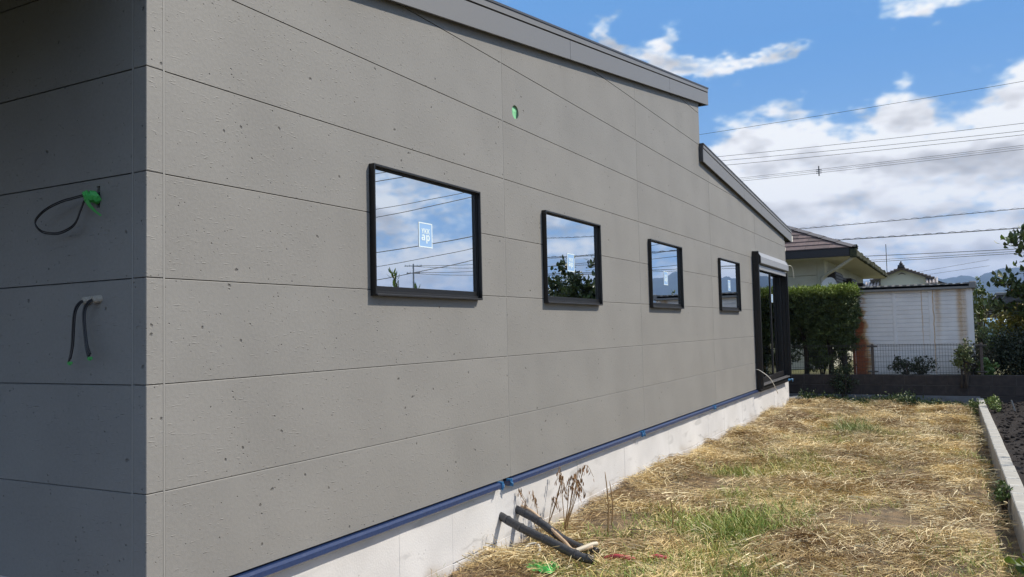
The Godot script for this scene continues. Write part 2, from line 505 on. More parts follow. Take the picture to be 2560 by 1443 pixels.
func sky_row_block(b: int) -> void:
	var rows: int = sky_h / 2 / 64
	var data := PackedByteArray()
	data.resize(rows * sky_w * 3)
	var k := 0
	for r in rows:
		var v := b * rows + r
		var el := PI * 0.5 - (v + 0.5) / sky_h * PI
		var sy := sin(el); var cy := cos(el)
		var eld := rad_to_deg(el)
		var blue := Color(0.36, 0.57, 0.82).lerp(Color(0.42, 0.63, 0.87), smoothstep(70.0, 19.0, eld))
		blue = blue.lerp(Color(0.60, 0.755, 0.93), smoothstep(20.0, 4.0, eld))
		# how much of the air is cloud, by height: banks low down, then thinner, with cloud added overhead to brighten the shade
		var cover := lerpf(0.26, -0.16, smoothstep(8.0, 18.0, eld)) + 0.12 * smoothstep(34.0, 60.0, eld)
		var low := smoothstep(13.0, 5.0, eld)
		for c in sky_w:
			var az := (c + 0.5) / sky_w * TAU
			var dx := sin(az) * cy; var dz := -cos(az) * cy
			var stretch := 2.3
			var p := Vector3(dx, sy * stretch, dz)
			var f1 := n_big.get_noise_3dv(p)
			var f2 := n_mid.get_noise_3dv(p)
			var dens := cover + f1 * 0.42 + f2 * 0.30 + 0.06 + 0.24 * smoothstep(14.0, 26.0, eld)  # last term: unseen cloud added higher up for more ambient light
			var under := 0.0
			var azd := rad_to_deg(az)
			if azd > 180.0: azd -= 360.0
			if azd > -30.0 and azd < 20.0 and eld < 25.0 and eld > 7.0:
				var w := smoothstep(-30.0, -25.0, azd) * smoothstep(20.0, 13.0, azd) * smoothstep(7.0, 10.5, eld) * smoothstep(25.0, 22.5, eld)
				var k2 := 0
				while k2 < BANK_AZ.size() - 2 and BANK_AZ[k2 + 1] < azd: k2 += 1
				var tt := smoothstep(0.0, 1.0, clampf((azd - BANK_AZ[k2]) / (BANK_AZ[k2 + 1] - BANK_AZ[k2]), 0.0, 1.0))
				var top: float = lerpf(BANK_EL[k2], BANK_EL[k2 + 1], tt)
				var w1 := n_mid.get_noise_3d(p.x * 1.7 + 3.0, p.y * 1.7, p.z * 1.7)
				var w2 := n_mid.get_noise_3d(p.x * 2.6, p.y * 2.6 + 5.0, p.z * 2.6)
				var depth := top - eld + w1 * 1.7 + f2 * 0.8
				var own := clampf(depth * 0.30, -0.5, 0.46) + f2 * 0.10
				under = smoothstep(1.3, 2.9, depth + w2 * 1.3) * smoothstep(5.0, 3.2, depth + w1) * w
				var wisp := -0.34
				for q in CLOUDS:
					var ux: float = (azd - q[0]) + w1 * 1.3; var uy: float = eld - q[1] + w2 * 0.8
					if absf(ux) > 7.0: continue
					var t: float = deg_to_rad(q[4])
					var ex: float = (ux * cos(t) + uy * sin(t)) / q[2]; var ey: float = (uy * cos(t) - ux * sin(t)) / q[3]
					wisp += q[5] * exp(-(ex * ex + ey * ey) * 0.8)
				wisp = minf(wisp, 0.30) + w2 * 0.16 + f2 * 0.10
				dens = lerpf(dens, maxf(own, wisp), w)
			if dens > -0.24:
				dens += n_fine.get_noise_3dv(p) * 0.19
			var col := blue
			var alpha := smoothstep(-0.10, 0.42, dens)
			if alpha > 0.0:
				# lit from high up on the right: compare with the cloud a little towards the sun
				var q2 := Vector3(dx + 0.010, (sy + 0.020) * stretch, dz - 0.006)
				var lit := (f1 - n_big.get_noise_3dv(q2)) * 1.4 + (f2 - n_mid.get_noise_3dv(q2)) * 0.9
				var thick := smoothstep(0.25, 0.8, dens)
				var b_ := clampf(0.998 + lit * 0.34 - thick * 0.05 - under * 0.075 - low * (0.0 + 0.13 * smoothstep(-0.15, 0.35, f1 * 0.7 + f2 * 1.1)), 0.76, 1.0)
				var cc := Color(b_ * 0.988, b_ * 0.993, minf(1.0, b_ * 0.985 + 0.022))
				cc = cc.lerp(Color(0.85, 0.89, 0.94), smoothstep(5.0, 0.0, eld) * 0.5)
				col = blue.lerp(cc, alpha)
			data[k] = int(clampf(col.r, 0, 1) * 255.0); data[k + 1] = int(clampf(col.g, 0, 1) * 255.0); data[k + 2] = int(clampf(col.b, 0, 1) * 255.0)
			k += 3
	sky_rows[b] = data

func make_sky() -> ImageTexture:
	n_big = FastNoiseLite.new(); n_big.seed = 11; n_big.frequency = 2.6; n_big.fractal_octaves = 4
	n_mid = FastNoiseLite.new(); n_mid.seed = 23; n_mid.frequency = 9.0; n_mid.fractal_octaves = 4
	n_fine = FastNoiseLite.new(); n_fine.seed = 31; n_fine.frequency = 55.0; n_fine.fractal_octaves = 3
	sky_rows.resize(64)
	var id := WorkerThreadPool.add_group_task(sky_row_block, 64)
	WorkerThreadPool.wait_for_group_task_completion(id)
	var all := PackedByteArray()
	for b in 64: all.append_array(sky_rows[b])
	var low := PackedByteArray(); low.resize(sky_w * 3)
	for c in sky_w:
		low[c * 3] = 128; low[c * 3 + 1] = 128; low[c * 3 + 2] = 122
	for r in sky_h / 2: all.append_array(low)
	sky_rows.clear()
	var im := Image.create_from_data(sky_w, sky_h, false, Image.FORMAT_RGB8, all)
	return ImageTexture.create_from_image(im)

# ------------------------------------------------------------------ the scene
func _ready() -> void:
	var cam := Camera3D.new()
	cam.name = "camera"
	cam.fov = 39.06
	cam.near = 0.05
	cam.far = 20000.0
	cam.transform = Transform3D(Basis(Vector3.UP, 0.4925444) * Basis(Vector3.RIGHT, 0.0516462) * Basis(Vector3.BACK, -0.0228786), Vector3(2.98186, 1.66959, 2.29048))
	add_child(cam)
	cam.current = true

	var env := Environment.new()
	env.background_mode = Environment.BG_SKY
	env.tonemap_mode = Environment.TONE_MAPPER_LINEAR
	env.tonemap_exposure = 1.0
	env.background_energy_multiplier = 1.06
	env.sdfgi_enabled = true
	env.ssao_enabled = true
	env.ssil_enabled = true
	env.fog_enabled = true
	env.fog_density = 0.00015
	env.fog_light_color = Color(0.62, 0.76, 0.97)
	var psm := PanoramaSkyMaterial.new()
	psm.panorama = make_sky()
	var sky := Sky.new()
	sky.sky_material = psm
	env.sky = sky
	var we := WorldEnvironment.new()
	we.name = "world_environment"
	we.environment = env
	add_child(we)

	var sun := DirectionalLight3D.new()
	sun.name = "sun"
	sun.light_energy = 1.58
	sun.light_color = Color(1.0, 0.955, 0.88)
	sun.light_angular_distance = 0.5
	sun.shadow_enabled = true
	add_child(sun)
	sun.look_at_from_position(Vector3.ZERO, Vector3(-1.0, -1.2, 0.68), Vector3.UP)

	make_materials()
	build_ground()
	build_mountains()
	build_house()
	build_block_wall()
	build_kerb()
	build_neighbour()
	build_gable_house()
	build_shed()
	build_fence()
	build_poles_and_wires()
	build_back_garden()
	build_hedge()
	build_persimmon()
	build_house_fittings()
	build_yard_things()
	build_straw()

# ---------------- ground
func yard_height(x: float, z: float) -> float:
	var h := sin(x * 2.1 + z * 0.9) * 0.012 + sin(z * 1.7 - x * 1.3) * 0.012 + sin(x * 5.3 + z * 4.1) * 0.006
	h += 0.05 * exp(-pow(x / 0.22, 2.0)) * (0.5 + 0.5 * sin(z * 2.3 + 1.0))      # cut grass lies heaped along the foundation
	h -= 0.15 * smoothstep(3.12, 3.36, x)                                        # and falls away along the kerb
	h -= 0.05 * smoothstep(-15.4, -16.0, z)
	return h

func build_ground() -> void:
	var st := flat()
	box(st, Vector3(-9000, -2.0, -9000), Vector3(9000, -0.16, 3000))
	put("ground", st, M.field).set_meta("kind", "structure")
	st = soft()
	var nx := 44; var nz := 150
	for i in nx:
		for j in nz:
			var x0 := lerpf(-0.6, 3.42, float(i) / nx); var x1 := lerpf(-0.6, 3.42, float(i + 1) / nx)
			var z0 := lerpf(0.8, -16.28, float(j) / nz); var z1 := lerpf(0.8, -16.28, float(j + 1) / nz)
			quad(st, Vector3(x0, yard_height(x0, z0), z0), Vector3(x1, yard_height(x1, z0), z0), Vector3(x1, yard_height(x1, z1), z1), Vector3(x0, yard_height(x0, z1), z1))
	put("yard_ground", st, M.dirt).set_meta("kind", "structure")
	st = flat()
	box(st, Vector3(-9.0, -0.5, 0.0), Vector3(-0.6, 0.0, 9.0))
	box(st, Vector3(-0.6, -0.5, 0.8), Vector3(3.5, 0.0, 9.0))
	put("front_ground", st, M.soil).set_meta("kind", "structure")  # unseen ground, made dark to cut light bounced onto the short wall
	# the dug garden to the right of the kerb: clods
	st = soft()
	var n := FastNoiseLite.new(); n.seed = 4; n.frequency = 3.2; n.fractal_octaves = 4
	nx = 90; nz = 200
	for i in nx:
		for j in nz:
			var q := []
			for d in [[0, 0], [1, 0], [1, 1], [0, 1]]:
				var x := lerpf(3.53, 9.5, float(i + d[0]) / nx); var z := lerpf(6.0, -16.28, float(j + d[1]) / nz)
				var h := 0.03 + 0.07 * n.get_noise_2d(x, z) + 0.05 * smoothstep(3.6, 4.2, x)
				q.append(Vector3(x, h, z))
			quad(st, q[0], q[1], q[2], q[3])
	put("garden_soil", st, M.soil).set_meta("kind", "structure")
	var rc := RandomNumberGenerator.new(); rc.seed = 19
	var clod := SphereMesh.new(); clod.radius = 0.5; clod.height = 0.8; clod.radial_segments = 7; clod.rings = 4
	var pl := []
	for i in 5200:
		var x := 3.58 + 2.6 * rc.randf(); var z := -1.0 - 15.0 * rc.randf()
		var sz := 0.018 + 0.075 * pow(rc.randf(), 3.0)
		pl.append(Transform3D(Basis(Vector3(rc.randfn(), rc.randfn(), rc.randfn()).normalized(), rc.randf() * TAU).scaled(Vector3(sz, sz * rc.randf_range(0.5, 0.9), sz * rc.randf_range(0.7, 1.3))), Vector3(x, 0.035 + 0.07 * n.get_noise_2d(x, z) + 0.05 * smoothstep(3.6, 4.2, x), z)))
	tag(scatter("soil_clods", clod, M.soil, pl, []), "dark clods of freshly dug earth right of the kerb", "soil", "", "stuff")
	st = flat()
	box(st, Vector3(-60, -0.4, -130), Vector3(90, 0.44, -16.44))
	put("neighbour_ground", st, M.field).set_meta("kind", "structure")

func build_mountains() -> void:
	var az := [-40.0, -12.0, -4.8, -1.6, -0.6, 0.3, 1.0, 1.6, 2.1, 3.0, 4.0, 6.0, 9.0, 13.3, 15.0, 16.7, 18.0, 22.0, 28.0, 40.0, 60.0]
	var hs := [200.0, 215.0, 230.0, 212.0, 236.0, 242.0, 238.0, 236.0, 258.0, 266.0, 262.0, 280.0, 268.0, 290.0, 300.0, 326.0, 305.0, 255.0, 205.0, 190.0, 170.0]
	var n := FastNoiseLite.new(); n.seed = 8; n.frequency = 0.35; n.fractal_octaves = 4
	var st := soft()
	var na := 400; var nr := 14
	var grid := []
	for i in na + 1:
		var a := lerpf(-40.0, 60.0, float(i) / na)
		var k := 0
		while k < az.size() - 2 and az[k + 1] < a: k += 1
		var top: float = lerpf(hs[k], hs[k + 1], smoothstep(0.0, 1.0, (a - az[k]) / (az[k + 1] - az[k]))) + n.get_noise_2d(a * 2.2, 0.0) * 7.0
		var col := []
		for j in nr + 1:
			var t := float(j) / nr
			var r := lerpf(3400.0, 6600.0, t)
			var prof := sin(PI * t)
			prof = pow(prof, 1.3)
			var h := -2.0 + (top / 5000.0 * r) * prof * (1.0 + 0.10 * n.get_noise_2d(a * 1.6, t * 9.0)) 
			col.append(Vector3(sin(deg_to_rad(a)) * r, h, -cos(deg_to_rad(a)) * r))
		grid.append(col)
	for i in na:
		for j in nr:
			quad(st, grid[i][j], grid[i + 1][j], grid[i + 1][j + 1], grid[i][j + 1])
	put("mountains", st, M.mountain).set_meta("kind", "structure")

# ---------------- the new house
const ROWS := [0.565, 1.02, 1.475, 1.93, 2.385, 2.84, 3.295, 3.75, 4.205, 4.66, 5.115]
const WINDOWS := [[1.512, 2.745], [3.822, 5.042], [6.55, 7.775], [9.72, 10.98]]
const W_LO := 1.892
const W_HI := 2.674
const DOOR := [12.10, 14.97, 0.58, 2.74]
const END_U := 15.43
const STEP_U := 8.93

func roof_low(u: float) -> float:      # underside of the roof edge above the long wall
	return 3.458 + 0.150 * u if u <= STEP_U else 4.637 - 0.0755 * u

func rect(u0: float, v0: float, u1: float, v1: float) -> PackedVector2Array:
	return PackedVector2Array([Vector2(u0, v0), Vector2(u1, v0), Vector2(u1, v1), Vector2(u0, v1)])

func build_house() -> void:
	var h := thing("house", "long new grey house with concrete-look siding and stepped sloping roof edge", "house", Vector3.ZERO)
	var long := func(p: Vector2, d: float) -> Vector3: return Vector3(d, p.y, -p.x)
	var short := func(p: Vector2, d: float) -> Vector3: return Vector3(-p.x, p.y, d)
	# the body behind the cladding
	var st := flat()
	slab(st, PackedVector2Array([Vector2(0.032, 0.556), Vector2(END_U - 0.02, 0.556), Vector2(END_U - 0.02, 3.55), Vector2(STEP_U, 4.05), Vector2(STEP_U - 0.02, 4.9), Vector2(0.032, 3.62)]), -8.2, -0.12)
	put("wall_core", st, M.core, h)
	# concrete foundation: cast in bays, with a slightly rough kicker below
	rng.seed = 21
	var u := 0.0
	while u < END_U - 0.1:
		var w := minf(0.9 if int(u * 3) % 2 == 0 else 0.6, END_U - 0.02 - u)
		var o := rng.randf_range(-0.0015, 0.0015)
		st = flat()
		box(st, Vector3(-0.2, 0.115, -(u + w) + 0.0003), Vector3(-0.034 + o, 0.555, -u - 0.0003), 0.0008)
		put("foundation_bay", st, M.concrete, h)
		st = flat()
		box(st, Vector3(-0.2, -0.2, -(u + w) + 0.001), Vector3(-0.031 - o, 0.112 + rng.randf_range(-0.006, 0.006), -u - 0.001), 0.003)
		put("foundation_kicker", st, M.concrete, h)
		u += w
	block("foundation_front", Vector3(-8.0, -0.2, -0.2), Vector3(-0.03, 0.555, -0.03), M.concrete, h, 0.002)
	# long wall: boards 455 mm high, butt joints about every 3.08 m, one column after the other
	var cuts := []
	for w in WINDOWS: cuts.append(rect(w[0] + 0.008, W_LO + 0.008, w[1] - 0.008, W_HI - 0.008))
	cuts.append(rect(DOOR[0] + 0.01, 0.3, DOOR[1] - 0.01, DOOR[3] - 0.01))
	var vent := PackedVector2Array()
	for k in 24: vent.append(Vector2(3.39, 3.41) + Vector2(cos(TAU * k / 24), sin(TAU * k / 24)) * 0.056)
	cuts.append(vent)
	var cols := [0.094, 3.170, 6.252, 9.334, 12.416, END_U - 0.085]
	for r in ROWS.size() - 1:
		var y0: float = ROWS[r] + 0.002; var y1: float = ROWS[r + 1] - 0.002
		for c in cols.size() - 1:
			var u0: float = cols[c] + (0.004 if c > 0 else 0.0); var u1: float = cols[c + 1] - 0.004
			# roof line as a polygon to keep
			var keep := PackedVector2Array([Vector2(0, 0), Vector2(END_U, 0), Vector2(END_U, roof_low(END_U) + 0.05), Vector2(STEP_U + 0.001, roof_low(STEP_U + 0.001) + 0.05), Vector2(STEP_U, roof_low(STEP_U) + 0.05), Vector2(0, roof_low(0.0) + 0.05)])
			var pieces := []
			var spans := [[u0, u1]]
			if c == 1 and r == 6: spans = [[u0, 3.39], [3.39, u1]]      # the board with the vent hole
			for sp in spans:
				pieces = Geometry2D.intersect_polygons(rect(sp[0], y0, sp[1], y1), keep)
				for k in cuts:
					var nxt := []
					for q in pieces: nxt.append_array(Geometry2D.clip_polygons(q, k))
					pieces = nxt
				for q in pieces:
					if absf(area2(q)) < 0.002: continue
					st = flat()
					plate(st, q, y0, y1, 0.0035, 0.03, long)
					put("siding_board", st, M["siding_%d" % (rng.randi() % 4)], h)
	for c in range(1, cols.size() - 1):
		var top := roof_low(cols[c]) + 0.03
		if c < 4: block("sealant_strip", Vector3(-0.012, 0.57, -cols[c] - 0.0055), Vector3(-0.0012, W_LO - 0.0 if c < 0 else top, -cols[c] + 0.0055), M.sealant, h)
	# far end of the wall and the upper wall's end
	for r in ROWS.size() - 1:
		if ROWS[r] > 3.4: continue
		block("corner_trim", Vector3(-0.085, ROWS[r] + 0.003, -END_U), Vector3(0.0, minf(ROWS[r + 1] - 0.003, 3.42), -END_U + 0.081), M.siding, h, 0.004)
	# short wall, towards the left, in its own shade
	var sc := [0.094, 3.170, 6.25]
	for r in ROWS.size() - 1:
		if ROWS[r] > 3.44: continue
		var y0: float = ROWS[r] + 0.002; var y1 := minf(ROWS[r + 1] - 0.002, 3.47)
		for c in 2:
			var pieces := [rect(sc[c] + (0.004 if c > 0 else 0.0), y0, sc[c + 1] - 0.004, y1)]
			for k in [rect(0.306, 2.254, 0.330, 2.352)]:
				var nxt := []
				for q in pieces: nxt.append_array(Geometry2D.clip_polygons(q, k))
				pieces = nxt
			if c == 0 and r == 3:                                   # the board round the box hole, in two pieces
				pieces = []
				for sp in [[sc[0], 0.318], [0.318, sc[1] - 0.004]]:
					pieces.append_array(Geometry2D.clip_polygons(rect(sp[0], y0, sp[1], y1), rect(0.306, 2.254, 0.330, 2.352)))
			for q in pieces:
				st = flat()
				plate(st, q, y0, y1, 0.004, 0.018, short, true)
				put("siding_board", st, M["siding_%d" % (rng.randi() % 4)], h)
	block("box_hole", Vector3(-0.33, 2.25, -0.03), Vector3(-0.306, 2.356, -0.0205), M.black_metal, h)
	# corner pieces
	for r in ROWS.size() - 1:
		if ROWS[r] > 3.4: continue
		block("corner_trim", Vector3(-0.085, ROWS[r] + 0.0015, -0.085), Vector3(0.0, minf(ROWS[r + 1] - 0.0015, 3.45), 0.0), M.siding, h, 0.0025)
	block("sealant_strip", Vector3(-0.012, 0.57, -0.0935), Vector3(-0.0005, 3.42, -0.0852), M.sealant, h)
	block("sealant_strip", Vector3(-0.0935, 0.57, -0.012), Vector3(-0.0852, 3.42, -0.0005), M.sealant, h)
	# bottom flashing under blue film, in lengths that are taped together
	for sgm in [[-0.01, 3.010], [3.112, 6.105], [6.127, 9.140], [9.155, 12.09]]:
		st = flat()
		var prof := [Vector2(-0.032, 0.556), Vector2(0.012, 0.554), Vector2(0.028, 0.543), Vector2(0.030, 0.518), Vector2(0.022, 0.510), Vector2(-0.032, 0.512)]
		var nseg := 24
		for k in nseg:
			for q in prof.size():
				var a: Vector2 = prof[q]; var b: Vector2 = prof[(q + 1) % prof.size()]
				var u0 := lerpf(sgm[0], sgm[1], float(k) / nseg); var u1 := lerpf(sgm[0], sgm[1], float(k + 1) / nseg)
				var w0 := sin(u0 * 9.0) * 0.0012; var w1 := sin(u1 * 9.0) * 0.0012
				quad(st, Vector3(b.x + w0, b.y, -u0), Vector3(a.x + w0, a.y, -u0), Vector3(a.x + w1, a.y, -u1), Vector3(b.x + w1, b.y, -u1))
		box(st, Vector3(-0.03, 0.513, -sgm[0] - 0.001), Vector3(0.027, 0.545, -sgm[0]))
		var fl := put("bottom_flashing", st, M.blue_film, h)
		for e in sgm:
			if e < 0.5 or e > 12.0: continue
			st = flat()
			var s := 1.0 if e == sgm[0] else -1.0
			for k in 2:
				var z0: float = -(e + s * (0.008 + 0.016 * k))
				box(st, Vector3(-0.01, 0.509 - 0.006 * k, z0 - 0.004), Vector3(0.0335 + 0.002 * k, 0.559, z0 + 0.004), 0.001, Transform3D.IDENTITY)
			tube(st, [Vector3(0.032, 0.54, -e), Vector3(0.044, 0.524, -(e + s * 0.02)), Vector3(0.036, 0.500, -(e + s * 0.03))], 0.004, 5)
			put("tape_tie", st, M.blue_tape, fl)
	build_roof(h)
	for k in WINDOWS.size(): build_window(h, WINDOWS[k][0], WINDOWS[k][1], k)
	build_door(h)
	# the taped vent hole high up
	st = flat()
	var ring := []
	for k in 24:
		var t := TAU * k / 24
		ring.append(Vector3(-0.016 + 0.004 * sin(t * 3.0), 3.41 + sin(t) * 0.06, -3.39 - cos(t) * 0.06))
	for k in 24: tri(st, Vector3(-0.012, 3.412, -3.385), ring[k], ring[(k + 1) % 24])
	put("vent_cover_tape", st, M.pale_green_tape, h)

func build_roof(h: Node3D) -> void:
	# upper roof: its edge climbs away from the viewer; lower roof falls away beyond the step
	var edges := [
		[[-2.5, 4.39, 7.42, 9.26], 3.458, 0.150, 0.247],  # near end lengthened far past the short wall, unseen, to shade it
		[[8.90, 11.43, 12.84, 15.95], 4.637, -0.0755, 0.252],
	]
	for q in edges:
		var us: Array = q[0]
		var b: float = q[1]; var s: float = q[2]; var tall: float = q[3]
		var u0: float = us[0]; var u1: float = us[-1]
		var low := func(u: float) -> float: return b + s * u
		# sheathing and roof covering
		var st := flat()
		slab(st, PackedVector2Array([Vector2(u0 + 0.01, low.call(u0) + 0.03), Vector2(u1 - 0.01, low.call(u1) + 0.03), Vector2(u1 - 0.01, low.call(u1) + tall - 0.012), Vector2(u0 + 0.01, low.call(u0) + tall - 0.012)]), -8.4, 0.0385)
		put("roof_slab", st, M.soffit, h)
		# fascia boards with butt joints
		for k in us.size() - 1:
			var a: float = us[k] + (0.003 if k > 0 else 0.0); var c: float = us[k + 1] - (0.003 if k < us.size() - 2 else 0.0)
			st = flat()
			slab(st, PackedVector2Array([Vector2(a, low.call(a)), Vector2(c, low.call(c)), Vector2(c, low.call(c) + tall - 0.072), Vector2(a, low.call(a) + tall - 0.072)]), 0.039, 0.055)
			put("fascia_board", st, M.fascia, h)
		# shadow gap, metal edge above it and its dark drip
		st = flat()
		slab(st, PackedVector2Array([Vector2(u0, low.call(u0) + tall - 0.06), Vector2(u1, low.call(u1) + tall - 0.06), Vector2(u1, low.call(u1) + tall - 0.014), Vector2(u0, low.call(u0) + tall - 0.014)]), 0.039, 0.061)
		put("edge_trim", st, M.fascia, h)
		st = flat()
		slab(st, PackedVector2Array([Vector2(u0 - 0.012, low.call(u0) + tall - 0.012), Vector2(u1 + 0.012, low.call(u1) + tall - 0.012), Vector2(u1 + 0.012, low.call(u1) + tall + 0.006), Vector2(u0 - 0.012, low.call(u0) + tall + 0.006)]), -8.4, 0.068)
		put("roof_covering", st, M.roof_edge, h)
		# returns across the ends
		st = flat()
		box(st, Vector3(-8.3, low.call(u1), -u1 - 0.018), Vector3(0.053, low.call(u1) + tall - 0.05, -u1 - 0.001))
		put("end_fascia", st, M.fascia if u0 < 0.0 else M.roof_edge, h)
		st = flat()
		box(st, Vector3(-8.3 if u0 < 0.0 else 0.0035, low.call(u0), -u0 + 0.001), Vector3(0.054, low.call(u0) + tall - 0.016, -u0 + 0.018))
		put("end_fascia", st, M.roof_edge, h)
	# gutter end and bracket at the far low corner
	var gt := flat()
	box(gt, Vector3(-6.0, 3.46, -16.08), Vector3(0.045, 3.56, -15.975), 0.01)
	put("gutter", gt, M.black_metal, h)
	gt = flat()
	box(gt, Vector3(0.046, 3.45, -16.10), Vector3(0.056, 3.58, -15.98), 0.003)
	put("gutter_end_cap", gt, M.white_cable, h)
	gt = flat()
	tube(gt, [Vector3(-0.05, 3.30, -15.70), Vector3(-0.05, 3.24, -15.66), Vector3(-0.05, 3.16, -15.5)], 0.022, 8)
	put("downpipe_elbow", gt, M.conduit, h)

func bars(st: SurfaceTool, u0: float, u1: float, v0: float, v1: float, x0: float, x1: float, wu: float, wb: float, wt: float, bv := 0.001) -> void:
	box(st, Vector3(x0, v0, -u0 - wu), Vector3(x1, v1, -u0), bv)
	box(st, Vector3(x0, v0, -u1), Vector3(x1, v1, -u1 + wu), bv)
	box(st, Vector3(x0 + 0.0005, v0 + 0.0005, -u1 + wu), Vector3(x1 - 0.0005, v0 + wb, -u0 - wu), bv)
	box(st, Vector3(x0 + 0.0005, v1 - wt, -u1 + wu), Vector3(x1 - 0.0005, v1 - 0.0005, -u0 - wu), bv)

func build_window(h: Node3D, u0: float, u1: float, k: int) -> void:
	var w := Node3D.new()
	w.name = numbered("window", h)
	h.add_child(w, true)
	var st := flat()
	bars(st, u0, u1, W_LO, W_HI, -0.09, 0.040, 0.011, 0.012, 0.013)
	put("frame", st, M.black_metal, w)
	st = flat()                                                     # sash set back in the frame
	bars(st, u0 + 0.011, u1 - 0.011, W_LO + 0.012, W_HI - 0.013, -0.075, 0.016, 0.012, 0.018, 0.008)
	put("sash", st, M.dark_sash, w)
	st = flat()
	bars(st, u0 + 0.023, u1 - 0.023, W_LO + 0.030, W_HI - 0.021, -0.07, 0.010, 0.009, 0.030, 0.004)
	put("glazing_bead", st, M.black_metal, w)
	st = flat()                                                     # sill lip with a clear edge
	box(st, Vector3(0.0405, W_LO - 0.001, -u1 + 0.02), Vector3(0.048, W_LO + 0.012, -u0 - 0.004), 0.002)
	put("sill", st, M.dark_sash, w)
	st = flat()
	box(st, Vector3(-0.02, W_LO + 0.05, -u1 + 0.028), Vector3(0.004, W_HI - 0.023, -u0 - 0.028))
	put("pane", st, M.glass, w)
	# maker's sticker on the glass
	var cu: float = [2.136, 4.437, 7.212, 10.40][k]
	var cv: float = [2.298, 2.264, 2.25, 2.285][k]
	sticker(w, cu - 0.052, cv + 0.003, 0.0052, 0.155, 0.162)

func sticker(w: Node3D, cu: float, cv: float, x: float, wide: float, tall: float) -> void:
	var st := flat()
	box(st, Vector3(x, cv - tall * 0.5, -cu - wide * 0.5), Vector3(x + 0.0004, cv + tall * 0.5, -cu + wide * 0.5))
	put("sticker", st, M.sticker_film, w)
	st = flat()
	bars(st, cu - wide * 0.5, cu + wide * 0.5, cv - tall * 0.5, cv + tall * 0.5, x + 0.0006, x + 0.001, 0.008, 0.007, 0.007, 0.0)
	put("sticker_border", st, M.sticker_print, w)
	var sf := SystemFont.new()
	sf.font_names = PackedStringArray(["Droid Sans"])
	sf.font_weight = 700
	for q in [["YKK", 0.026, 0.034, 0.094], ["ap", -0.025, 0.056, 0.094]]:
		var tm := TextMesh.new()
		tm.text = q[0]
		tm.font = sf
		tm.font_size = 64
		tm.pixel_size = 0.001
		tm.depth = 0.0006
		var o := put("sticker_lettering", tm, M.sticker_print, w, Vector3(x + 0.0012, 0, 0))
		var bb := tm.get_aabb()
		var k := Vector3(q[3] / bb.size.x, q[2] / bb.size.y, 1.0)
		o.basis = Basis(Vector3.UP, PI / 2) * Basis.from_scale(k)
		o.position = Vector3(x + 0.0012, cv + q[1] - bb.get_center().y * k.y, -cu + bb.get_center().x * k.x)

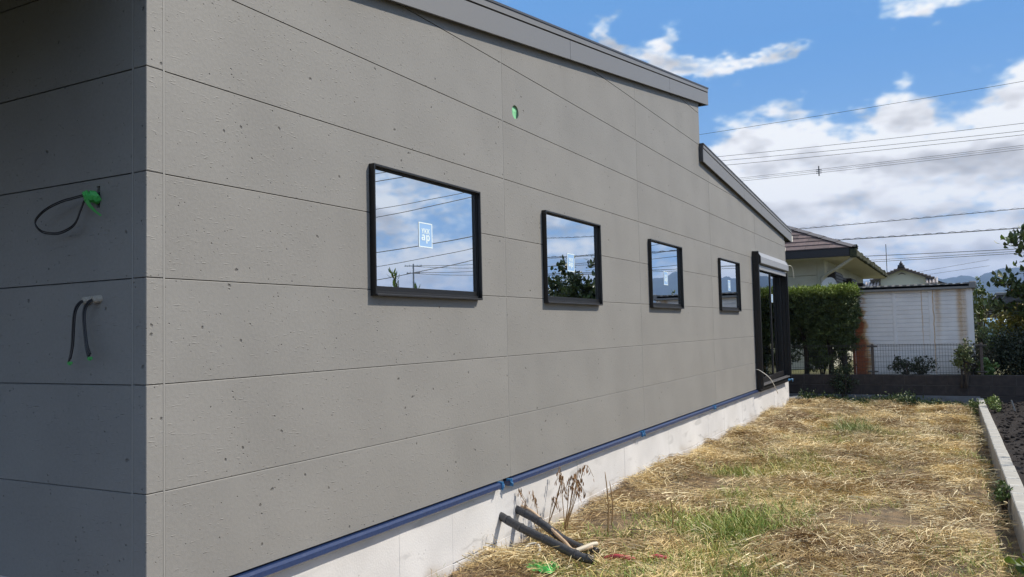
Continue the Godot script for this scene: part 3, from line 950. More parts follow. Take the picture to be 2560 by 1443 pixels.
func build_door(h: Node3D) -> void:
	var d := Node3D.new()
	d.name = "sliding_door"
	h.add_child(d, true)
	var u0: float = DOOR[0]; var u1: float = DOOR[1]; var v0: float = DOOR[2]; var v1: float = DOOR[3]
	var st := flat()
	bars(st, u0, u1, v0 - 0.02, v1, -0.1, 0.055, 0.05, 0.05, 0.045, 0.003)
	put("frame", st, M.black_metal, d)
	st = flat()                                                     # shutter rails on both sides
	box(st, Vector3(0.056, v0 - 0.01, -u0 - 0.055), Vector3(0.112, v1 + 0.21, -u0 - 0.001), 0.004)
	box(st, Vector3(0.001, v1 + 0.001, -u0 - 0.055), Vector3(0.0555, v1 + 0.21, -u0 - 0.001), 0.003)
	put("shutter_rail", st, M.black_metal, d)
	st = flat()
	box(st, Vector3(0.056, v0 - 0.01, -u1 + 0.001), Vector3(0.112, v1 - 0.03, -u1 + 0.055), 0.004)
	put("shutter_rail", st, M.black_metal, d)
	# roller shutter box: sloping top, square front
	var prof := PackedVector2Array([Vector2(0.002, v1 - 0.005), Vector2(0.125, v1 - 0.005), Vector2(0.14, v1 + 0.008), Vector2(0.14, v1 + 0.115), Vector2(0.085, v1 + 0.205), Vector2(0.002, v1 + 0.212)])
	st = flat()
	slab_z(st, prof, -u1 + 0.08, -u0 - 0.058)
	put("shutter_box", st, M.silver, d)
	st = flat()
	var cap := PackedVector2Array()
	for q in prof: cap.append(Vector2(q.x + (0.004 if q.x > 0.05 else 0.0), q.y + (0.004 if q.y > v1 + 0.1 else -0.004)))
	slab_z(st, cap, -u0 - 0.0575, -u0 - 0.02)
	put("shutter_box_end", st, M.black_metal, d)
	st = flat()
	slab_z(st, cap, -u1 + 0.06, -u1 + 0.0795)
	put("shutter_box_end", st, M.silver, d)
	st = flat()
	box(st, Vector3(0.06, v1 - 0.105, -u1 + 0.058), Vector3(0.085, v1 - 0.02, -u0 - 0.058), 0.006)
	put("shutter_bottom_bar", st, M.silver, d)
	# two leaves, the nearer one on the outer track
	var mid := (u0 + u1) * 0.5
	for q in [[u0 + 0.05, mid + 0.04, 0.028], [mid - 0.04, u1 - 0.05, -0.022]]:
		st = flat()
		bars(st, q[0], q[1], v0 + 0.06, v1 - 0.05, q[2] - 0.04, q[2], 0.062, 0.095, 0.06, 0.003)
		put("sash", st, M.dark_sash, d)
		st = flat()
		box(st, Vector3(q[2] - 0.026, v0 + 0.155, -q[1] + 0.062), Vector3(q[2] - 0.014, v1 - 0.11, -q[0] - 0.062))
		put("pane", st, M.door_glass, d)
	sticker(d, mid + 0.45, v0 + 1.60, -0.0358, 0.155, 0.16)
	st = flat()
	box(st, Vector3(-0.02, v0 + 0.031, -u1 + 0.051), Vector3(0.09, v0 + 0.045, -u0 - 0.058), 0.002)
	box(st, Vector3(0.035, v0 + 0.045, -u1 + 0.051), Vector3(0.042, v0 + 0.066, -u0 - 0.058), 0.001)
	box(st, Vector3(0.070, v0 + 0.045, -u1 + 0.051), Vector3(0.077, v0 + 0.058, -u0 - 0.058), 0.001)
	put("threshold_track", st, M.dark_silver, d)
	st = flat()
	box(st, Vector3(-0.03, 0.52, -u1 - 0.05), Vector3(0.07, v0 - 0.022, -u0), 0.003)
	put("sill", st, M.black_metal, d)
	st = flat()
	box(st, Vector3(0.0705, 0.535, -u1 - 0.08), Vector3(0.076, 0.575, -u1 + 0.20), 0.002)
	tube(st, [Vector3(0.074, 0.56, -u1 - 0.07), Vector3(0.10, 0.545, -u1 - 0.12), Vector3(0.105, 0.50, -u1 - 0.14)], [0.012, 0.02, 0.006], 6)
	put("blue_tape", st, M.blue_tape, d)

# ---------------- cables, pipes and other fittings on the house
func build_house_fittings() -> void:
	# loop of cable out of the box hole on the shaded wall
	var t := thing("looped_cable", "black cable loop with bright green tape hanging from the box hole", "cable", Vector3(-0.318, 2.30, 0.0))
	var st := soft()
	var loop := [Vector3(0.0, 0.02, -0.015), Vector3(-0.012, 0.006, 0.05), Vector3(-0.09, -0.002, 0.06), Vector3(-0.165, -0.013, 0.07), Vector3(-0.255, -0.040, 0.08), Vector3(-0.318, -0.072, 0.08), Vector3(-0.332, -0.10, 0.08), Vector3(-0.30, -0.132, 0.075), Vector3(-0.25, -0.146, 0.07), Vector3(-0.18, -0.149, 0.06), Vector3(-0.095, -0.118, 0.05), Vector3(-0.054, -0.05, 0.045), Vector3(-0.03, -0.012, 0.04), Vector3(-0.01, -0.002, 0.0)]
	var a := []; var b := []
	for p in loop:
		a.append(p + Vector3(0, 0.0035, 0)); b.append(p - Vector3(0, 0.0035, 0.001))
	tube(st, spline(a, 5), 0.003, 6)
	tube(st, spline(b, 5), 0.003, 6)
	put("cable", st, M.cable, t)
	st = flat()
	var wrap := []
	for k in 7: wrap.append(Vector3(-0.03 + 0.0055 * k, 0.002 + 0.004 * sin(k * 2.2), 0.052 - 0.0088 * k))
	tube(st, wrap, [0.018, 0.027, 0.024, 0.028, 0.026, 0.029, 0.027], 8)
	var tail := [Vector3(-0.012, -0.015, 0.05), Vector3(0.008, -0.045, 0.045), Vector3(0.034, -0.070, 0.038), Vector3(0.066, -0.092, 0.032)]
	for k in 3:
		var p: Vector3 = tail[k]; var q: Vector3 = tail[k + 1]
		var w0 := 0.013 - 0.003 * k; var w1 := 0.010 - 0.003 * k
		for s in [0.0, 0.0012]:
			var o := Vector3(0, 0, s)
			if s == 0.0: quad(st, p - Vector3(w0, 0, 0) - o, p + Vector3(w0, 0.004, 0) - o, q + Vector3(w1, 0.004, 0) - o, q - Vector3(w1, 0, 0) - o)
			else: quad(st, p + Vector3(w0, 0.004, 0) + o, p - Vector3(w0, 0, 0) + o, q - Vector3(w1, 0, 0) + o, q + Vector3(w1, 0.004, 0) + o)
	put("green_tape", st, M.green_tape, t)
	# two short corrugated conduits with cut cable tails
	var lab := ["right of two white conduit stubs, black cables drooping to a green taped tip", "left of two white conduit stubs, its black cables hanging lower"]
	for k in 2:
		var c := thing("conduit_stub", lab[k], "conduit", Vector3(-0.300 - 0.066 * k, 1.852 - 0.003 * k, 0.0), "conduit stubs on the shaded wall")
		st = flat()
		var pts := []; var rad := []
		for i in 15:
			pts.append(Vector3(-0.0012 * i, -0.0005 * i, -0.01 + 0.0027 * i)); rad.append(0.0185 if i % 2 == 0 else 0.0155)
		tube(st, pts, rad, 12)
		put("corrugated_sleeve", st, M.conduit, c)
		var ends := [Vector3(0.012, -0.258, 0.06), Vector3(-0.052, -0.275, 0.065)]
		for s in 3:
			st = soft()
			var o := Vector3(0.0055 * (s - 1), 0.003 * (s % 2), 0.005 * (s % 2))
			var e: Vector3 = ends[k] + Vector3(0.007 * (s - 1), 0.008 * s, 0)
			var start := Vector3(-0.012, -0.006, 0.018) + o
			tube(st, spline([start, start + Vector3(-0.012, -0.012, 0.02), start + Vector3(-0.024, -0.06, 0.035), (start + Vector3(-0.025, -0.15, 0.035)).lerp(e, 0.4), e], 6), 0.0042, 6)
			put("cable", st, M.cable, c)
		st = flat()
		var tip: Vector3 = ends[k]
		for s in 3:
			box(st, tip + Vector3(-0.012 + 0.008 * s, -0.008 - 0.004 * (s % 2), -0.003), tip + Vector3(-0.002 + 0.010 * s, 0.004, 0.003), 0.001)
		put("tape_tip", st, M.green_tape, c)
	# insulated pipes out of the foundation
	var pa := spline([Vector3(-0.08, 0.30, -3.085), Vector3(-0.03, 0.287, -3.07), Vector3(0.15, 0.231, -3.03), Vector3(0.42, 0.158, -2.995), Vector3(0.63, 0.095, -2.97), Vector3(0.74, 0.075, -2.98)], 8)
	insulated_pipe("nearer black wrapped pipe leaning from the foundation onto the straw", pa, 0.031)
	var pb := spline([Vector3(-0.08, 0.30, -3.34), Vector3(-0.03, 0.286, -3.325), Vector3(0.15, 0.217, -3.32), Vector3(0.35, 0.125, -3.28), Vector3(0.55, 0.075, -3.225), Vector3(0.68, 0.07, -3.20)], 8)
	insulated_pipe("farther black wrapped pipe from the foundation, half sunk in weeds", pb, 0.030)
	var pc := thing("beige_pipe", "thin beige pipe beside the farther black pipe on the foundation", "pipe", Vector3.ZERO)
	st = soft()
	tube(st, spline([Vector3(-0.06, 0.30, -3.42), Vector3(-0.03, 0.296, -3.40), Vector3(0.08, 0.272, -3.36), Vector3(0.20, 0.205, -3.33), Vector3(0.42, 0.12, -3.20), Vector3(0.56, 0.105, -3.06), Vector3(0.66, 0.115, -3.16)], 7), 0.013, 8)
	put("pipe_run", st, M.beige_pipe, pc)
	st = soft()
	tube(st, spline([Vector3(0.585, 0.108, -3.04), Vector3(0.62, 0.118, -3.10), Vector3(0.655, 0.128, -3.17), Vector3(0.675, 0.125, -3.21)], 6), 0.0155, 10)
	put("pale_end", st, M.cream_pipe, pc)
	# white cables by the sliding door
	st = soft()
	tube(st, spline([Vector3(-0.01, 0.905, -12.085), Vector3(0.03, 0.905, -12.06), Vector3(0.12, 0.868, -11.99), Vector3(0.22, 0.769, -12.07), Vector3(0.27, 0.638, -12.20), Vector3(0.30, 0.475, -12.37)], 6), 0.0065, 6)
	tag(put("white_cable", st, M.white_cable), "loose white cable sticking out beside the foot of the sliding door", "cable")
	st = soft()
	tube(st, spline([Vector3(0.13, 2.86, -14.90), Vector3(0.17, 2.855, -15.0), Vector3(0.19, 2.80, -15.10), Vector3(0.20, 2.60, -15.16)], 6), 0.006, 6)
	tag(put("thin_cable", st, M.white_cable), "thin pale cable dangling from the end of the shutter box", "cable")

func insulated_pipe(label: String, pts: Array, r: float) -> void:
	var t := thing("insulated_pipe", label, "pipe", Vector3.ZERO, "wrapped pipes from the foundation")
	var st := soft()
	var rad := []
	for i in pts.size(): rad.append(r * (1.0 + 0.03 * sin(i * 1.7)))
	tube(st, pts, rad, 14)
	put("wrap", st, M.pipe_wrap, t)
	st = flat()
	var last: Vector3 = pts[-1]; var dir: Vector3 = (pts[-1] - pts[-2]).normalized()
	tube(st, [last - dir * 0.004, last + dir * 0.006], r * 0.82, 12)
	put("cut_end", st, M.cable, t)
	st = flat()                                                     # turns of tape stand a little proud
	for i in [11, 16, 22, 31, 36]:
		var d: Vector3 = (pts[i + 1] - pts[i]).normalized()
		tube(st, [pts[i], pts[i] + (d + Vector3(0, 0.35, 0.2)).normalized() * 0.02], r * 1.05, 12)
	put("tape_turn", st, M.pipe_wrap, t)

# ---------------- boundary wall and kerb
func build_block_wall() -> void:
	var w := thing("block_wall", "low dark concrete block wall across the far end of the yard", "wall", Vector3(0, 0, -16.3))
	block("concrete_base", Vector3(-4.0, -0.3, -0.16), Vector3(3.44, 0.158, 0.012), M.wall_base, w, 0.004)
	block("concrete_base", Vector3(3.443, -0.3, -0.16), Vector3(10.0, 0.155, 0.010), M.wall_block, w, 0.004)
	block("mortar_core", Vector3(-4.0, 0.16, -0.14), Vector3(10.0, 0.572, -0.006), M.wall_mortar, w)
	rng.seed = 12
	var meshes := []
	for k in 5:
		var st := flat()
		box(st, Vector3(-0.1925, 0.0, -0.15), Vector3(0.1925, 0.198, 0.0), 0.005 + 0.001 * k)
		st.generate_normals()
		meshes.append(st.commit())
	for row in 2:
		for i in 34:
			var x := -3.62 + 0.392 * i + (0.04 if row == 1 else 0.0)
			var o := put("block", meshes[rng.randi() % 5], M.wall_block, w, Vector3(x, 0.168 + 0.207 * row, rng.randf_range(-0.003, 0.003)))
			o.rotation.z = rng.randf_range(-0.004, 0.004)

func build_kerb() -> void:
	var w := thing("kerb_wall", "narrow kerb of grey concrete blocks between the straw and the dug soil", "kerb", Vector3(3.485, 0.0, 0.0))
	rng.seed = 14
	var meshes := []
	for k in 5:
		var st := flat()
		box(st, Vector3(-0.0625, -0.35, -0.197), Vector3(0.0625, 0.135, 0.197), 0.006 + 0.001 * k)
		st.generate_normals()
		meshes.append(st.commit())
	for i in 52:
		var z := 4.0 - 0.4 * i
		if z < -16.1: break
		var o := put("block", meshes[rng.randi() % 5], M.kerb_concrete, w, Vector3(-0.006 * (z + 3.0) * -0.35 - 0.03 + rng.randf_range(-0.002, 0.002), rng.randf_range(-0.003, 0.003), z))
		o.rotation.y = rng.randf_range(-0.006, 0.006)
		var st := flat()
		box(st, Vector3(-0.052, -0.3, -0.012), Vector3(0.030, 0.1372, 0.012), 0.004)
		put("mortar_joint", st, M.mortar, w, Vector3(o.position.x, 0.0, z - 0.2))

# ---------------- neighbour's house with the brown roof
func build_neighbour() -> void:
	var h := thing("neighbour_house", "cream neighbour house with brown shingle hip roof behind the hedge", "house", Vector3(0, 0, 0))
	var x1 := 0.06; var zf := -21.0; var zb := -32.2
	var eave := 3.40                       # underside
	# front wall boards
	for k in 4:
		var y0: float = [0.3, 1.30, 2.235, 2.985][k]; var y1: float = [1.292, 2.227, 2.977, 3.46][k]
		block("wall_board", Vector3(-8.0, y0, zf - 0.2), Vector3(x1 - 0.19, y1, zf), M.cream_wall, h, 0.004)
	block("corner_post", Vector3(x1 - 0.186, 0.3, zf - 0.19), Vector3(x1 + 0.004, 3.46, zf + 0.006), M.cream_wall, h, 0.004)
	block("side_wall", Vector3(x1 - 0.2, 0.3, zb), Vector3(x1, 3.46, zf - 0.195), M.cream_wall, h)
	block("rear_wall", Vector3(-8.0, 0.3, zb), Vector3(x1 - 0.21, 3.46, zb + 0.2), M.cream_wall, h)
	block("soffit", Vector3(-8.8, eave, zb - 0.8), Vector3(0.86, eave + 0.05, zf + 0.86), M.cream_soffit, h)
	# eave boards and gutters
	block("eave_board", Vector3(-8.85, eave - 0.02, zf + 0.862), Vector3(0.80, eave + 0.20, zf + 0.90), M.eave_board, h, 0.01)
	var st := flat()
	rng.seed = 31
	for k in 44:                           # old gutter along the right eave, furred with moss
		var z0 := zf + 0.86 - 0.27 * k
		box(st, Vector3(0.862, eave - 0.01 + rng.randf_range(-0.02, 0.02), z0 - 0.262), Vector3(0.955 + rng.randf_range(-0.015, 0.02), eave + 0.13 + rng.randf_range(-0.03, 0.05), z0), 0.02)
	put("side_gutter", st, M.mossy_gutter, h)
	st = flat()
	box(st, Vector3(0.80, eave - 0.06, zf + 0.80), Vector3(0.98, eave + 0.17, zf + 0.93), 0.02)
	for k in 12: box(st, Vector3(0.80 + rng.randf() * 0.16, eave + 0.14, zf + 0.80 + rng.randf() * 0.1), Vector3(0.86 + rng.randf() * 0.14, eave + 0.19 + rng.randf() * 0.08, zf + 0.90), 0.01)
	put("gutter_corner", st, M.mossy_gutter, h)
	# roof: hip, front slope and right slope covered with shingles
	var e := eave + 0.20
	var sl := 0.44
	var cx := 0.90; var cz := zf + 0.90    # eave corner
	st = flat()
	var rise := 4.85
	var A := Vector3(cx, e - 0.02, cz); var B := Vector3(cx - 2 * rise, e - 0.02, cz)
	var R1 := Vector3(cx - rise, e - 0.02 + sl * rise, cz - rise); var R2 := Vector3(cx - rise, e - 0.02 + sl * rise, zb - 0.8 + rise)
	var C := Vector3(cx, e - 0.02, zb - 0.8); var D := Vector3(cx - 2 * rise, e - 0.02, zb - 0.8)
	tri(st, B, A, R1); quad(st, A, C, R2, R1); tri(st, C, D, R2); quad(st, D, B, R1, R2)
	put("roof_deck", st, M.roof_shingle_0, h)
	var course := 0.30
	for row in 12:
		var t0 := course * row; var t1 := t0 + course
		var right := cx - t0 - 0.05
		var x := right
		var stag := 0.3 * (row % 2)
		x = cx - stag + 0.0
		while x > -3.6:
			var xr := minf(x, right); var xl := x - 0.60
			if xr - xl > 0.05 and xl < right:
				st = flat()
				var y0 := e + sl * t0; var y1 := e + sl * t1
				var lift := 0.022
				var p := [Vector3(xl + 0.003, y0 + lift, cz - t0 + 0.02), Vector3(xr - 0.003, y0 + lift, cz - t0 + 0.02), Vector3(minf(xr, cx - t1 - 0.02) - 0.003, y1 + 0.004, cz - t1), Vector3(minf(xl, cx - t1 - 0.03) + 0.003, y1 + 0.004, cz - t1)]
				quad(st, p[0], p[1], p[2], p[3])
				quad(st, p[0] - Vector3(0, lift, 0.0), p[1] - Vector3(0, lift, 0.0), p[1], p[0])
				quad(st, p[1], p[1] - Vector3(0, lift, 0), p[2] - Vector3(0, 0.01, 0), p[2])
				put("shingle", st, M["roof_shingle_%d" % (rng.randi() % 4)], h)
			x -= 0.60
	# hip caps
	st = flat()
	var hp0 := Vector3(cx + 0.03, e + 0.015, cz + 0.03); var hp1 := R1 + Vector3(0, 0.06, 0)
	var side := Vector3(1, 0, -1).normalized() * 0.13
	for k in 12:
		var p := hp0.lerp(hp1, k / 12.0); var q := hp0.lerp(hp1, (k + 1) / 12.0)
		p.y += 0.045
		q.y += 0.03
		quad(st, p + side - Vector3(0, 0.05, 0), q + side - Vector3(0, 0.05, 0), q, p)
		quad(st, p, q, q - side - Vector3(0, 0.05, 0), p - side - Vector3(0, 0.05, 0))
		tri(st, p - side - Vector3(0, 0.05, 0), p + side - Vector3(0, 0.05, 0), p)
	put("hip_cap", st, M.ridge_metal, h)
	# downpipe that swings from the gutter corner back to the wall
	st = soft()
	tube(st, spline([Vector3(0.86, eave - 0.03, zf + 0.80), Vector3(0.78, eave - 0.10, zf + 0.72), Vector3(0.45, eave - 0.28, zf + 0.45), Vector3(0.14, eave - 0.42, zf + 0.15), Vector3(0.02, eave - 0.52, zf + 0.075), Vector3(0.0, eave - 0.75, zf + 0.06), Vector3(0.0, 0.5, zf + 0.06)], 6), 0.045, 8)
	put("downpipe", st, M.cream_trim, h)
	# shutters standing off the side wall, with slatted faces
	for q in [[-21.55, -23.3], [-25.8, -27.4], [-29.6, -30.6]]:
		var s := Node3D.new()
		s.name = numbered("shutter_case", h); h.add_child(s, true)
		block("case", Vector3(x1 + 0.002, 1.55, q[1]), Vector3(x1 + 0.20, 3.10, q[0]), M.shutter_dark, s, 0.006)
		for k in 17:
			st = flat()
			box(st, Vector3(x1 + 0.201, 1.60 + 0.088 * k, q[1] + 0.03), Vector3(x1 + 0.225, 1.655 + 0.088 * k, q[0] - 0.03), 0.004)
			put("slat", st, M.shutter_slat, s)
	for q in [[-23.4, -25.7], [-27.5, -29.5]]:
		block("window_frame", Vector3(x1 + 0.001, 1.55, q[1]), Vector3(x1 + 0.07, 3.08, q[0]), M.shutter_dark, h, 0.004)
		block("window_pane", Vector3(x1 + 0.071, 1.62, q[1] + 0.08), Vector3(x1 + 0.076, 3.0, q[0] - 0.08), M.door_glass, h)
	# small dark clutter under the eave
	# dish on the corner
	var t := thing("satellite_dish", "grey satellite dish mounted at the corner of the cream house", "dish", Vector3(0.20, 2.60, -20.72))
	st = soft()
	var rings := 7; var seg := 24
	var dirn := Vector3(-0.45, 0.28, 0.85).normalized()
	var bx := dirn.cross(Vector3.UP).normalized(); var by := bx.cross(dirn).normalized()
	for i in rings:
		for k in seg:
			var p := []
			for d in [[0, 0], [1, 0], [1, 1], [0, 1]]:
				var r := 0.27 * float(i + d[0]) / rings
				var a := TAU * float(k + d[1]) / seg
				p.append((bx * cos(a) * 0.92 + by * sin(a) * 1.08) * r + dirn * (r * r * 0.7))
			quad(st, p[0], p[1], p[2], p[3])
			quad(st, p[3] - dirn * 0.006, p[2] - dirn * 0.006, p[1] - dirn * 0.006, p[0] - dirn * 0.006)
	put("reflector", st, M.dish_grey, t)
	st = flat()
	tube(st, [-by * 0.27, -by * 0.22 + dirn * 0.32], 0.010, 6)
	tube(st, [-dirn * 0.02, -dirn * 0.12, Vector3(-0.12, -0.12, -0.16), Vector3(-0.14, -0.4, -0.2)], 0.018, 8)
	put("bracket", st, M.fence_post, t)
	st = flat()
	tube(st, [-by * 0.22 + dirn * 0.32, -by * 0.20 + dirn * 0.38], 0.028, 8)
	put("receiver", st, M.dish_grey, t)

# ---------------- gabled house farther off
func build_gable_house() -> void:
	var z := -62.0
	var h := thing("gabled_house", "distant cream gable with dark tiled roof and ridge ornament", "house", Vector3(0, 0, 0))
	var st := flat()
	slab_z(st, PackedVector2Array([Vector2(-1.30, 0.4), Vector2(1.58, 0.4), Vector2(1.58, 4.80), Vector2(0.10, 5.38), Vector2(-1.30, 4.80)]), z - 9.0, z)
	put("wall", st, M.far_wall, h)
	# gable roof: two slopes with tile rows
	for s in [-1.0, 1.0]:
		st = flat()
		var ex: float = 0.10 + s * 2.05
		var p := PackedVector2Array([Vector2(0.10, 5.52), Vector2(ex, 4.66), Vector2(ex, 4.54), Vector2(0.10, 5.38)])
		slab_z(st, p, z - 9.4, z + 0.45)
		put("roof_slope", st, M.far_tile, h)
		st = flat()
		for k in 9:                         # barge tiles make a stepped edge
			var a := float(k) / 9.0
			var x: float = lerpf(0.10, ex, a + 0.06); var y := lerpf(5.50, 4.66, a + 0.06)
			box(st, Vector3(x - 0.14, y - 0.05, z + 0.30), Vector3(x + 0.14, y + 0.07, z + 0.52), 0.03)
		put("barge_tile", st, M.far_tile, h)
	st = flat()
	box(st, Vector3(-0.06, 5.46, z - 9.4), Vector3(0.26, 5.66, z + 0.5), 0.03)
	box(st, Vector3(-0.12, 5.46, z + 0.44), Vector3(0.32, 5.70, z + 0.60), 0.05)
	box(st, Vector3(-0.02, 5.66, z + 0.40), Vector3(0.22, 5.86, z + 0.58), 0.06)
	tube(st, [Vector3(0.10, 5.8, z + 0.5), Vector3(0.10, 5.95, z + 0.5)], 0.05, 8)
	put("ridge_ornament", st, M.eave_board, h)
	st = flat()
	tube(st, [Vector3(-0.12, 5.02, z + 0.03), Vector3(0.0, 5.10, z + 0.03), Vector3(0.10, 5.13, z + 0.03), Vector3(0.20, 5.10, z + 0.03), Vector3(0.34, 5.02, z + 0.03)], [0.02, 0.035, 0.045, 0.035, 0.02], 6)
	put("gable_vent", st, M.far_tile, h)
	# lower glazed tile roofs either side
	var tile := flat()
	tube(tile, [Vector3(0, 0, 0), Vector3(0, -0.42, 1.0)], 0.085, 8)
	tile.generate_normals()
	var tm := tile.commit()
	for q in [[-2.35, -1.35, 4.52], [1.60, 2.35, 4.66]]:
		st = flat()
		slab(st, PackedVector2Array([Vector2(-z - 1.1, q[2] - 0.48), Vector2(-z + 0.0, q[2]), Vector2(-z + 0.0, q[2] - 0.1), Vector2(-z - 1.1, q[2] - 0.58)]), q[0], q[1])
		put("lower_roof", st, M.far_tile, h)
		var x: float = q[0] + 0.09
		while x < q[1]:
			put("tile", tm, M.glazed_tile, h, Vector3(x, q[2] + 0.02, z + 0.02))
			x += 0.20
	block("lower_wall", Vector3(-2.2, 0.4, z + 0.2), Vector3(2.3, 4.0, z + 0.6), M.far_wall, h)
	st = flat()
	slab_z(st, PackedVector2Array([Vector2(2.15, 4.62), Vector2(2.95, 4.30), Vector2(2.95, 4.18), Vector2(2.15, 4.48)]), z - 6.0, z - 1.0)
	put("rear_roof", st, M.eave_board, h)

# ---------------- rusty steel shed
func build_shed() -> void:
	var h := thing("storage_shed", "white steel storage shed with rust streaks behind the mesh fence", "shed", Vector3(0, 0, 0))
	var z := -17.15
	block("body", Vector3(1.12, 0.3, z - 1.6), Vector3(3.42, 2.36, z - 0.03), M.shed, h)
	# ribbed panels between posts
	for q in [[1.12, 1.90], [1.96, 2.60], [2.70, 3.30]]:
		var st := flat()
		var y := 0.44
		while y < 2.34:
			var y1 := minf(y + 0.092, 2.36)
			# each rib: a shallow step out and a narrow groove
			var a := [Vector2(0.0, y), Vector2(0.008, y + 0.008), Vector2(0.008, y1 - 0.010), Vector2(0.0, y1 - 0.003), Vector2(-0.004, y1)]
			for k in 4: quad(st, Vector3(q[0], a[k].y, z + a[k].x), Vector3(q[1], a[k].y, z + a[k].x), Vector3(q[1], a[k + 1].y, z + a[k + 1].x), Vector3(q[0], a[k + 1].y, z + a[k + 1].x))
			y += 0.092
		put("ribbed_panel", st, M.shed, h)
	for q in [[1.06, 1.125], [1.895, 1.965], [2.595, 2.705], [3.295, 3.42]]:
		block("post", Vector3(q[0], 0.3, z - 0.02), Vector3(q[1], 2.36, z + 0.016), M.shed, h, 0.008)
	# roof: trim, ribs and end cap
	block("roof_trim", Vector3(1.05, 2.325, z - 0.05), Vector3(3.46, 2.438, z + 0.10), M.shed_trim, h, 0.012)
	var st := flat()
	slab(st, PackedVector2Array([Vector2(-z - 0.10, 2.43), Vector2(-z + 1.7, 2.513), Vector2(-z + 1.7, 2.46), Vector2(-z - 0.10, 2.38)]), 1.06, 3.40)
	put("roof_sheet", st, M.shed_trim, h)
	for k in 16:
		st = flat()
		slab(st, PackedVector2Array([Vector2(-z - 0.095, 2.431), Vector2(-z + 1.7, 2.515), Vector2(-z + 1.7, 2.53), Vector2(-z - 0.095, 2.455)]), 1.10 + 0.145 * k, 1.18 + 0.145 * k)
		put("roof_rib", st, M.shed_roof, h)
	block("roof_end_cap", Vector3(3.36, 2.33, z - 1.7), Vector3(3.49, 2.475, z + 0.115), M.shed_trim, h, 0.012)

# ---------------- mesh fence on the wall
func build_fence() -> void:
	var f := thing("mesh_fence", "dark wire mesh fence standing on the block wall", "fence", Vector3(0, 0.575, -16.37))
	for x in [-2.0, -0.5, 1.52, 3.50]:
		var p := Node3D.new(); p.name = numbered("post", f); f.add_child(p, true); p.position = Vector3(x, 0, 0)
		block("upright", Vector3(-0.028, -0.02, -0.028), Vector3(0.028, 0.64, 0.028), M.fence_post, p, 0.008)
		for y in [0.585, 0.06]:
			block("clamp", Vector3(-0.10, y - 0.012, 0.012), Vector3(0.10, y + 0.020, 0.042), M.fence_wire, p, 0.01)
	for q in [[-2.0, -0.5], [-0.5, 1.52], [1.52, 3.50]]:
		for y in [0.0, 0.035, 0.13, 0.25, 0.37, 0.49, 0.575, 0.60]:
			var st := flat()
			tube(st, [Vector3(q[0] + 0.03, 0.015 + y, 0), Vector3(q[1] - 0.03, 0.015 + y, 0)], 0.0032 if y < 0.55 else 0.0042, 4)
			put("horizontal_wire", st, M.fence_wire, f)
		var st2 := flat()
		var x: float = q[0] + 0.05
		while x < q[1] - 0.04:
			tube(st2, [Vector3(x, 0.005, 0.005), Vector3(x, 0.635, 0.005)], 0.0022, 4, false)
			x += 0.052
		put("upright_wires", st2, M.fence_wire, f).set_meta("kind", "stuff")

# ---------------- poles and overhead lines
func utility_pole(label: String, at: Vector3, tall: float, arms: Array, turn := 0.0) -> void:
	var p := thing("utility_pole", label, "pole", at, "utility poles along the streets")
	p.rotation.y = turn
	var st := soft()
	tube(st, [Vector3(0, -0.5, 0), Vector3(0, tall * 0.5, 0), Vector3(0, tall, 0)], [0.17, 0.14, 0.11], 12)
	put("shaft", st, M.pole_grey, p)
	for a in arms:
		block("crossarm", Vector3(-a[1], a[0] - 0.05, -0.05), Vector3(a[1], a[0] + 0.05, 0.05), M.pole_grey, p)
		for k in 5:
			st = flat()
			var x := lerpf(-a[1] * 0.9, a[1] * 0.9, k / 4.0)
			tube(st, [Vector3(x, a[0] + 0.05, 0), Vector3(x, a[0] + 0.2, 0)], 0.05, 6)
			put("insulator", st, M.insulator, p)
	block("transformer", Vector3(-0.55, tall * 0.62, -0.25), Vector3(-0.12, tall * 0.62 + 0.75, 0.25), M.pole_grey, p, 0.08)

func line(called: String, label: String, z: float, a: float, b: float, c: float, x0: float, x1: float, r: float, spiral := false) -> void:
	var pts := []
	var n := 60
	for i in n + 1:
		var x := lerpf(x0, x1, float(i) / n)
		pts.append(Vector3(x, a + b * x + c * x * x, z))
	var st := flat()
	tube(st, pts, r * 0.66, 5, false)
	if spiral:
		var sp := []
		var x := x0
		while x < x1:
			var t := x * 12.0
			sp.append(Vector3(x, a + b * x + c * x * x + 0.030 + 0.032 * sin(t), z + 0.03 * cos(t)))
			x += 0.09
		tube(st, sp, r * 0.35, 3, false)
	tag(put(called, st, M.wire_line), label, "cable", "overhead lines")

